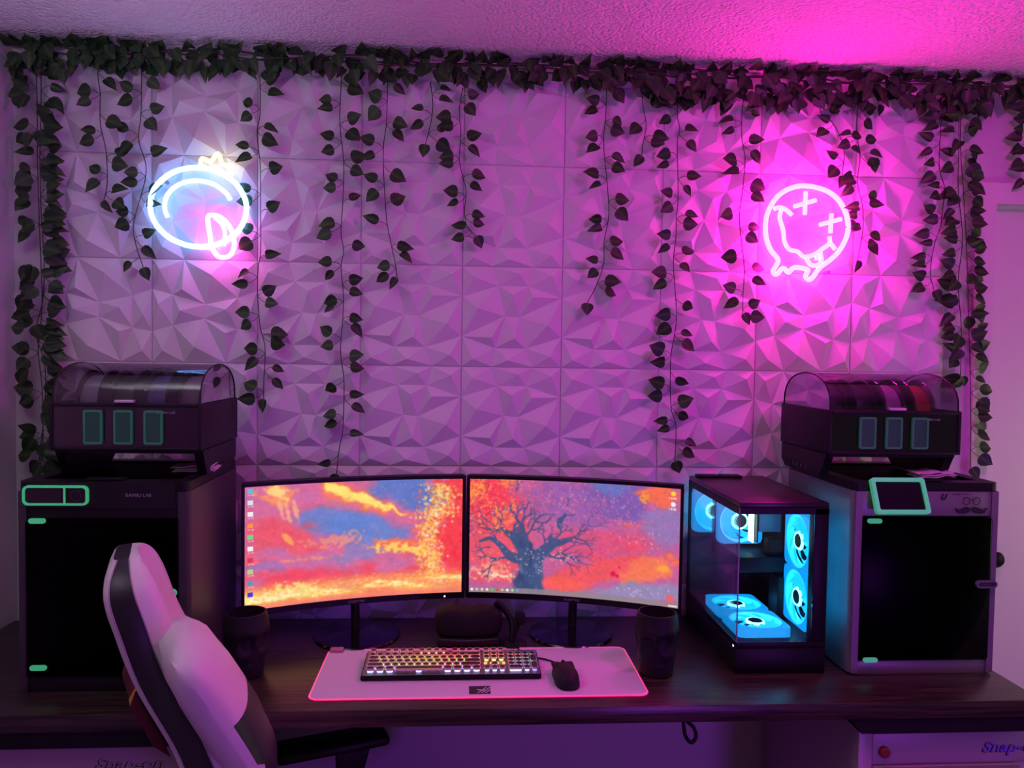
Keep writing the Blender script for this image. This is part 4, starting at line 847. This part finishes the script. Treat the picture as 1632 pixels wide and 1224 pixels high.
# ------------------------------------------------------------------ black goggles-like headset and bent-arm stand between the monitors
hs = thing('headset', (0.030, -0.215, DT), 'black goggles-shaped headset resting between the monitor stands', 'headset')
mb = MB(); v = []; f = []; N1, N2 = 32, 12
for j in range(N2+1):
    b = -PI/2+PI*j/N2
    for i in range(N1):
        a = 2*PI*i/N1; c1 = math.copysign(abs(math.cos(a))**0.6, math.cos(a)); s1 = math.copysign(abs(math.sin(a))**0.7, math.sin(a)); cb = max(0, math.cos(b))**0.5
        x = 0.095*c1*cb; y = 0.050*s1*cb; z = 0.056+0.042*math.copysign(abs(math.sin(b))**0.6, math.sin(b))
        if math.sin(b) > 0: z -= 0.010*math.exp(-(x/0.022)**2)
        v.append((x, y, z))
for j in range(N2):
    for i in range(N1): f.append((j*N1+i, j*N1+(i+1) % N1, (j+1)*N1+(i+1) % N1, (j+1)*N1+i))
mb.add(v, f).build('visor', M_blackm, hs, 60)
MB().rbox(-0.085, 0.085, -0.060, 0.050, 0.0, 0.022, 0.009, 3).build('cushion', M_blackm, hs, 50)
MB().tube([(0.080*math.sin(t/10*PI-PI/2), -0.058+0.010*abs(t-5)/5, 0.020) for t in range(11)], 0.003, 6).build('front_trim', M_dgrey, hs, 50)
ar = thing('microphone', (0.150, -0.250, DT), 'black desk microphone on a bent arm beside the headset', 'microphone')
MB().lathe([(0, 0), (0.040, 0), (0.042, 0.004), (0.036, 0.009), (0.0, 0.011)], 28).build('base', M_blackp, ar, 40)
MB().tube(catmull([(0, 0, 0.010), (0.004, 0.01, 0.035), (0.0, 0.03, 0.06), (-0.02, 0.045, 0.085), (-0.045, 0.05, 0.105)], 5), 0.010, 10).build('arm', M_blackp, ar, 50)
MB().lathe([(0, -0.020), (0.010, -0.018), (0.015, -0.006), (0.015, 0.008), (0.010, 0.018), (0, 0.020)], 20, c=(0.022, 0, 0.075)).build('capsule', M_blackm, ar, 40)
MB().tube([(0.004, 0, 0.02), (0.016, 0, 0.05), (0.022, 0, 0.065)], 0.006, 8).build('neck', M_blackp, ar, 50)
# ------------------------------------------------------------------ cable loop under the desk
cl = MB().tube(catmull([(0, 0, 0), (0.0, -0.004, -0.02), (0.004, -0.006, -0.045), (0.018, -0.006, -0.062), (0.030, -0.004, -0.050), (0.026, 0, -0.030), (0.010, 0, -0.015)], 6), 0.0045, 8).build('hanging_cable', M_blackp, None, 50)
tag(cl, 'black cable loop hanging below the front edge of the desk', 'cable'); cl.location = (0.533, -0.600, 0.720)
# ------------------------------------------------------------------ gaming chair seen from its right side
ch = thing('gaming_chair', (-0.22, -0.70, 0.0), 'white and black gaming chair with its reclined backrest turned sideways', 'chair', rz=math.radians(20))
# rings of the backrest, by height: spine x, half width
SP = [(0.46, -0.135, 0.225), (0.60, -0.195, 0.250), (0.70, -0.240, 0.262), (0.80, -0.285, 0.255), (0.85, -0.309, 0.236), (0.905, -0.333, 0.210), (0.95, -0.360, 0.186), (0.995, -0.386, 0.166), (1.043, -0.406, 0.153), (1.093, -0.422, 0.146), (1.142, -0.438, 0.136), (1.170, -0.443, 0.120), (1.188, -0.443, 0.098), (1.198, -0.442, 0.074), (1.201, -0.442, 0.060)]
SPc = catmull([(a-0.024, b, c) for a, b, c in SP], 4)
def sect(w, kind, taper):
    """half outline from back centre round the near side to the front centre: (forward, lateral)"""
    if kind == 'back': return [(-0.034*taper, 0.0), (-0.034*taper, -w*0.5), (-0.032*taper, -w*0.80), (-0.028*taper, -w*0.94), (-0.020*taper, -w*1.0)]
    if kind == 'band': return [(-0.020*taper, -w*1.0), (-0.008*taper, -w*1.03), (0.010*taper, -w*1.03), (0.020*taper, -w*1.01)]
    return [(0.020*taper, -w*1.01), (0.034*taper, -w*0.99), (0.047*taper, -w*0.93), (0.055*taper, -w*0.82), (0.052*taper, -w*0.66), (0.040*taper, -w*0.48), (0.030*taper, -w*0.25), (0.026*taper, 0.0)]
def shell_part(name, kind, m):
    v = []; f = []; rows = []
    for i, p in enumerate(SPc):
        z, x, w = p.x, p.y, p.z; tp = 1.0 if z < 1.0 else max(0.30, 1.0-(max(0, (z-1.096))/0.081)**3*0.5)
        h = sect(w, kind, tp); line = h+[(a, -b) for a, b in reversed(h[:-1] if kind == 'front' else (h if kind == 'band' else h))]
        if kind == 'back': line = [(a, -b) for a, b in reversed(h)][:-1]+h
        rows.append([(x+a, b, z+a*(0.36 if z < 1.096 else 0.36-0.30*min(1, (z-1.096)/0.081))) for a, b in line])
    n = len(rows[0])
    for r in rows: v += r
    split = n//2-1 if kind == 'band' else -1
    for i in range(len(rows)-1):
        for k in range(n-1):
            if k == split: continue
            f.append((i*n+k, i*n+k+1, (i+1)*n+k+1, (i+1)*n+k))
    mb = MB().add(v, f); return mb, rows
mb, r1 = shell_part('back', 'back', 0); mb.build('back_panel', M_leath, ch, 50)
mb, r2 = shell_part('band', 'band', 0); mb.build('side_band', M_leathb, ch, 50)
mb, r3 = shell_part('front', 'front', 0); mb.build('front_cushion', M_leath, ch, 50)
pb = list(r1[-1])+list(r2[-1]); cc = sum((Vector(p) for p in pb), Vector())/len(pb); MB().add([tuple(cc+Vector((0, 0, 0.006)))]+pb, [(0, 1+i, 1+(i+1) % len(pb)) for i in range(len(pb))]).build('top_cap', M_leathb, ch, 80)
pf = list(r3[-1]); cc = sum((Vector(p) for p in pf), Vector())/len(pf); MB().add([tuple(cc+Vector((0, 0, 0.004)))]+pf, [(0, 1+i, 1+(i+1) % len(pf)) for i in range(len(pf))]).build('front_top_cap', M_leath, ch, 80)
st = MB()
for s, kk in ((r2, 0), (r2, 3)): st.tube([Vector(r[kk])+Vector((0, -0.0012, 0)) for r in s], 0.0014, 5)
st.build('piping', M_stitch, ch, 50)
MB().rbox(-0.17, 0.32, -0.25, 0.25, 0.36, 0.46, 0.035, 4).build('seat', M_leath, ch, 50)
for s in (-1, 1):
    a = thing_part('armrest', ch, (0.02, s*0.30, 0.0))
    MB().rbox(-0.15, 0.13, -0.045, 0.045, 0.560, 0.588, 0.012, 3).build('pad', M_blackp, a, 50)
    MB().prism([(0.00, 0.562), (0.085, 0.562), (0.055, 0.45), (0.05, 0.35), (0.0, 0.35), (0.005, 0.45)], -0.018, 0.018).build('post', M_blackp, a)
    MB().box(-0.01, 0.06, min(0, -s*0.10), max(0, -s*0.10), 0.342, 0.358).build('bracket', M_blackm, a)
MB().tube([(0.04, 0, 0.10), (0.04, 0, 0.36)], 0.028, 16).build('gas_column', M_blackp, ch, 40)
for k in range(5):
    a = 2*PI*k/5+0.3; lg_ = MB().tube([(0.04, 0, 0.115), (0.04+0.30*math.cos(a), 0.30*math.sin(a), 0.07)], [0.03, 0.018], 8).build('base_leg', M_blackp, ch, 40)
    MB().lathe([(0, -0.02), (0.026, -0.02), (0.028, -0.01), (0.028, 0.01), (0.026, 0.02), (0, 0.02)], 16, axis='y', c=(0.04+0.30*math.cos(a), 0.30*math.sin(a), 0.028)).build('caster', M_blackm, lg_, 40)
# pillows
def cushion(thk, hgt, wid, n=28, m=16, e=0.72):
    v = []; f = []
    for j in range(m+1):
        b = -PI/2+PI*j/m; cb = abs(math.cos(b))**e; sb = math.copysign(abs(math.sin(b))**1.0, b)
        for i in range(n):
            a = 2*PI*i/n; ca = math.copysign(abs(math.cos(a))**0.75, math.cos(a)); sa = math.copysign(abs(math.sin(a))**0.75, math.sin(a))
            y = wid/2*sb*1.0; edge = (1-abs(sb)**4)
            wr = 1+0.025*math.sin(7*a+5*b)+0.015*math.sin(13*a-3*b)
            v.append((thk/2*ca*cb*wr, y, hgt/2*sa*(0.55+0.45*cb)*wr if j not in (0, m) else hgt/2*sa*0.55))
    for j in range(m):
        for i in range(n): f.append((j*n+i, j*n+(i+1) % n, (j+1)*n+(i+1) % n, (j+1)*n+i))
    f += [tuple(range(n-1, -1, -1)), tuple(m*n+i for i in range(n))]
    return v, f
pil = thing('chair_pillow', (-0.430, -0.940, 0.925), 'white padded pillow with black corner panel leaning on the chair back', 'pillow'); pil.rotation_euler = (0, math.radians(-29), math.radians(20))
v, f = cushion(0.105, 0.33, 0.26)
white = []; black = []
for q in f:
    c = sum((Vector(v[i]) for i in q), Vector())/len(q)
    (black if (c.z < 0.0 and c.x > 0.018) else white).append(q)
MB().add(v, white).build('cover', M_leath, pil, 60); MB().add(v, black).build('black_panel', M_leathb, pil, 60)
# scarf draped round the far half of the backrest
sc = thing('scarf', (-0.22, -0.70, 0.86), 'maroon scarf with yellow stripes draped round the chair back', 'scarf', rz=math.radians(20))
path = catmull([Vector(p) for p in ((0.030, -0.130, 0.02), (0.055, -0.02, 0.0), (0.060, 0.10, -0.01), (0.025, 0.225, 0.0), (-0.020, 0.265, 0.01), (-0.080, 0.20, 0.02), (-0.090, 0.08, 0.01), (-0.085, -0.02, -0.02))], 8)
def scarf_piece(i0, i1, fat):
    v = []; f = []; n = i1-i0
    for i in range(i0, i1+1):
        p = path[i]; q = path[min(len(path)-1, i+1)]-path[max(0, i-1)]; nr = Vector((q.y, -q.x, 0)).normalized(); hw = 0.062+0.010*math.sin(i*0.8)
        for (o, h) in ((0.0, -hw), (0.018+fat, -hw*0.6), (0.020+fat, hw*0.6), (0.0, hw)):
            z = p.z+h; v.append((-0.318+p.x-0.45*z+nr.x*o, p.y+nr.y*o, z))
    for i in range(n):
        for k in range(4): f.append((4*i+k, 4*i+(k+1) % 4, 4*i+4+(k+1) % 4, 4*i+4+k))
    f += [(0, 1, 2, 3), (4*n+3, 4*n+2, 4*n+1, 4*n)]
    return MB().add(v, f)
scarf_piece(0, len(path)-1, 0.0).build('cloth', M_maroon, sc, 60)
for k in (3, 11, 19, 30, 38, 46, 53):
    if k+2 < len(path): scarf_piece(k, k+2, 0.0015).build('stripe', M_gold, sc, 60)
# ------------------------------------------------------------------ neon signs
def neon(name, label, paths, groups, backing, centre):
    t = thing(name, (centre[0], -0.034, centre[1]), label, 'neon sign', 'neon signs on the panel wall')
    def loc(p): return (p[0]-centre[0], -0.020, p[1]-centre[1])
    MB().prism([(x-centre[0], z-centre[1]) for x, z in backing], -0.008, -0.004).build('acrylic_backing', M_acryl, t)
    for k, closed, m, r, sub in groups:
        pts = [Vector(loc(p)) for p in paths[k]]
        pts = catmull(pts, sub, closed) if sub else pts
        MB().tube(pts, r, 10, closed).build('neon_tube', m, t, 60)
    for dx, dz in ((-0.100, 0.075), (0.095, -0.085)):
        MB().lathe([(0, -0.012), (0.006, -0.012), (0.006, 0.016), (0, 0.016)], 12, axis='y', c=(dx, 0, dz)).build('wall_stud', M_alu, t, 40)
    return t
o = SMILEY['outline']; cx = sum(p[0] for p in o)/len(o); cz = sum(p[1] for p in o)/len(o)
bk = [(cx+(x-cx)*1.085, cz+(z-cz)*1.085) for x, z in o]
neon('neon_sign', 'pink neon sign of a round drippy face with crossed eyes', SMILEY, [('outline', True, M_neonpink, 0.0075, 4)]+[(k, False, M_neonpink, 0.0066, s) for k, s in (('e1', 0), ('e2', 0), ('e3', 0), ('e4', 0), ('m1', 4), ('m2', 4), ('m3', 0), ('t1', 4), ('t2', 0))], bk, (cx, cz))
o = RING_SIGN['ring']; cx = sum(p[0] for p in o)/len(o); cz = sum(p[1] for p in o)/len(o)
bk = [(cx+(x-cx)*1.18, cz+(z-cz)*1.30-0.012) for x, z in o]
neon('neon_sign', 'oval ice-blue neon sign with yellow zigzag and pink loop', RING_SIGN, [('ring', True, M_neonblue, 0.0075, 0), ('arc1', False, M_neonblue, 0.0062, 0), ('crown', False, M_neonyel, 0.0060, 3), ('drop', True, M_neonrose, 0.0072, 4), ('dropline', False, M_neonrose, 0.006, 4)], bk, (cx, cz))
# ------------------------------------------------------------------ ivy strands and the garland
def leaf_meshes():
    out = []
    for k, (wd, cup, droop) in enumerate(((0.42, 0.10, 0.10), (0.38, 0.16, 0.18), (0.46, 0.06, 0.05), (0.30, 0.22, 0.22))):
        prof = [(0.0, 0.0), (0.06, 0.55), (0.22, 0.95), (0.40, 1.0), (0.62, 0.74), (0.82, 0.34), (1.0, 0.0)]; v = []; f = []
        mid = []; L = []; Rr = []
        for (y, w) in prof:
            z = -droop*y*y; mid.append(len(v)); v.append((0.0, y, z-0.0))
            if w > 0:
                L.append(len(v)); v.append((-wd*w, y-0.05*w*(y < .3), z+cup*w)); Rr.append(len(v)); v.append((wd*w, y-0.05*w*(y < .3), z+cup*w))
        for i in range(len(L)-1): f += [(mid[i+1], mid[i+2], L[i+1], L[i]), (mid[i+1], Rr[i], Rr[i+1], mid[i+2])]
        f += [(mid[0], mid[1], L[0]), (mid[0], Rr[0], mid[1]), (mid[-2], mid[-1], L[-1]), (mid[-2], Rr[-1], mid[-1])]
        me = bpy.data.meshes.new('leaf'); me.from_pydata(v, [], f); me.materials.append(M_leaf); me.shade_smooth(); out.append(me)
    return out
LEAVES = leaf_meshes(); R_ = random.Random(11)
def leaf(parent, base, d, nrm, size, mesh=None):
    """leaf at base pointing along d with its face towards nrm"""
    d = Vector(d).normalized(); n = Vector(nrm); n = (n-d*n.dot(d)).normalized(); x = d.cross(n)
    o = link('leaf', mesh or R_.choice(LEAVES), parent)
    M3 = Matrix((x*size, d*size, n*size)).transposed().to_4x4(); M3.translation = Vector(base); o.matrix_basis = M3; return o
def jit(s): return R_.uniform(-s, s)
def strand(pts, label, name='ivy_strand', step=0.060, sides='both', size=0.048, dense=0, first=1):
    y0 = -0.045; P = catmull([Vector((x, y0+0.004*math.sin(i*1.7), z)) for i, (x, z) in enumerate(pts)], 6); org = P[0].copy()
    t = thing(name, org, label, 'vine', 'ivy strands hanging on the panel wall'); P = [p-org for p in P]; st = MB().tube(P, 0.0013, 5)
    acc = [0.0]
    for a, b in zip(P, P[1:]): acc.append(acc[-1]+(b-a).length)
    def at(s):
        for i in range(len(acc)-1):
            if acc[i+1] >= s: q = (s-acc[i])/max(1e-6, acc[i+1]-acc[i]); return P[i].lerp(P[i+1], q)
        return P[-1].copy()
    s = 0.035; side = first
    while s < acc[-1]-0.004:
        p = at(s); sd = side if sides == 'both' else sides
        for q in (1, -1):
            if R_.random() < 0.06: continue
            base = p+Vector((sd*(0.022+jit(0.005)), -0.004+jit(0.006), q*(0.015+jit(0.004))-0.004))
            st.tube([p, p.lerp(base, 0.55)+Vector((0, -0.003, q*0.003)), base], 0.0008, 4)
            ang = q*0.25-0.18+jit(0.45); d = Vector((sd*math.cos(ang), jit(0.35), math.sin(ang)))
            leaf(t, base, d, (jit(0.5), -1, jit(0.5)+0.15), size*R_.uniform(0.80, 1.08))
        for k in range(dense):
            sd2 = R_.choice((-1, 1)); base = p+Vector((sd2*R_.uniform(0.004, 0.03), -0.012-R_.random()*0.02, jit(0.03)))
            ang = jit(0.9)-0.4; leaf(t, base, (sd2*math.cos(ang), jit(0.5), math.sin(ang)), (jit(0.6), -1, jit(0.6)), size*R_.uniform(0.9, 1.15))
        side = -side; s += step*R_.uniform(0.85, 1.15)
    for k in range(2): base = P[-1]; leaf(t, base+Vector((0, -0.003, 0)), (jit(0.8), jit(0.3), -1), (jit(0.4), -1, 0), size*0.85) if k == 0 else None
    st.build('stem', M_stem, t, 60); return t
SL = {'a': 'thick leafy ivy strand in the left corner, hanging nearest the left wall', 'b': 'dense ivy strand just right of the left-corner strand, reaching the dark printer',
 'c': 'short ivy strand left of the blue neon sign', 'd': 'ivy strand passing over the left edge of the blue neon sign', 'e': 'ivy strand passing right of the blue neon sign',
 'f': 'longest ivy strand, falling to the left monitor', 'g': 'middle-length ivy strand right of the longest strand, ending above the left monitor', 'h': 'very short ivy strand left of the bare middle of the wall',
 'i': 'ivy strand bordering the bare middle of the wall on its left', 'j': 'ivy strand right of the bare middle of the wall, ending in a leftward curl', 'k': 'very short ivy strand between the curled strand and the long right strand',
 'l': 'long ivy strand falling to the right monitor', 'm': 'ivy strand passing left of the pink neon sign', 'n': 'short bent ivy strand above the pink neon sign', 'o': 'ivy strand passing right of the pink neon sign',
 'p': 'ivy strand on the last panel column, ending beside the door casing vines', 'q': 'dense ivy strand along the right edge of the panels', 'r': 'long ivy strand in front of the door casing', 's': 'short ivy strand at the far right above the door'}
for k, pts in STRANDS.items():
    kw = {}
    if k in 'a': kw = dict(dense=2, size=0.052, step=0.064)
    if k in 'b': kw = dict(dense=1, size=0.050, sides=1, step=0.06)
    if k in 'q': kw = dict(dense=2, size=0.050, sides=-1, step=0.066)
    if k in 'r': kw = dict(dense=0, size=0.048, sides=1, step=0.062)
    if k in 'p': kw = dict(sides=-1, step=0.072)
    if k in 's': kw = dict(sides=-1, step=0.05, size=0.046)
    if k in 'o': kw = dict(dense=1)
    strand(pts, SL[k], **kw)
g = thing('ivy_garland', (0.2, -0.05, CEIL), 'thick ivy garland along the top of the wall under the ceiling', 'garland')
gs = MB()
for k in range(3):
    gs.tube([(XL-0.18+i*0.05, 0.01*math.sin(i*0.9+k*2)-0.01*k, -0.020-0.010*k+0.007*math.sin(i*0.7+k)) for i in range(64)], 0.0022, 5)
gs.build('stem', M_stem, g, 60)
def garland_spot(x):
    """position, direction, facing and size of one garland leaf at x"""
    rich = 1.0 if 0.55 < x < 1.6 or x < -1.1 else 0.0
    if R_.random() < 0.30:      # against the ceiling, pointing out into the room
        a = jit(1.2); return ((x-0.2, -R_.random()*0.025, -0.010-R_.random()*0.014), (math.sin(a), -math.cos(a), 0.06), (0, -0.35, -1), 0.048*R_.uniform(0.8, 1.2))
    a = jit(0.95); z = -0.018-R_.random()*(0.050+0.030*rich)
    return ((x-0.2, 0.005-R_.random()*0.05, z), (math.sin(a), -0.25+jit(0.35), -math.cos(a)), (jit(0.5), -1, 0.1), 0.047*R_.uniform(0.8, 1.2))
NG = 298
for i in range(NG):
    leaf(g, *garland_spot((XL+0.02)+(1.84-XL)*(i+R_.random())/NG))
more = MB()
for i in range(260):            # the smaller leaves tucked in between, too many to pick apart
    q = R_.random(); x = -1.28+0.42*R_.random() if q < 0.2 else (0.5+1.1*R_.random() if q < 0.75 else XL+0.05+3.1*R_.random())
    base, d, nrm, sz = garland_spot(x); d = Vector(d).normalized(); n = Vector(nrm); n = (n-d*n.dot(d)).normalized(); sx = d.cross(n); me = R_.choice(LEAVES); sz *= 0.92
    more.add([tuple(Vector(base)+Vector((0, 0.012, 0))+(sx*v.co.x+d*v.co.y+n*v.co.z)*sz) for v in me.vertices], [tuple(p.vertices) for p in me.polygons])
tag(more.build('leaf_filling', M_leaf_plain, g, 60), kind='stuff')
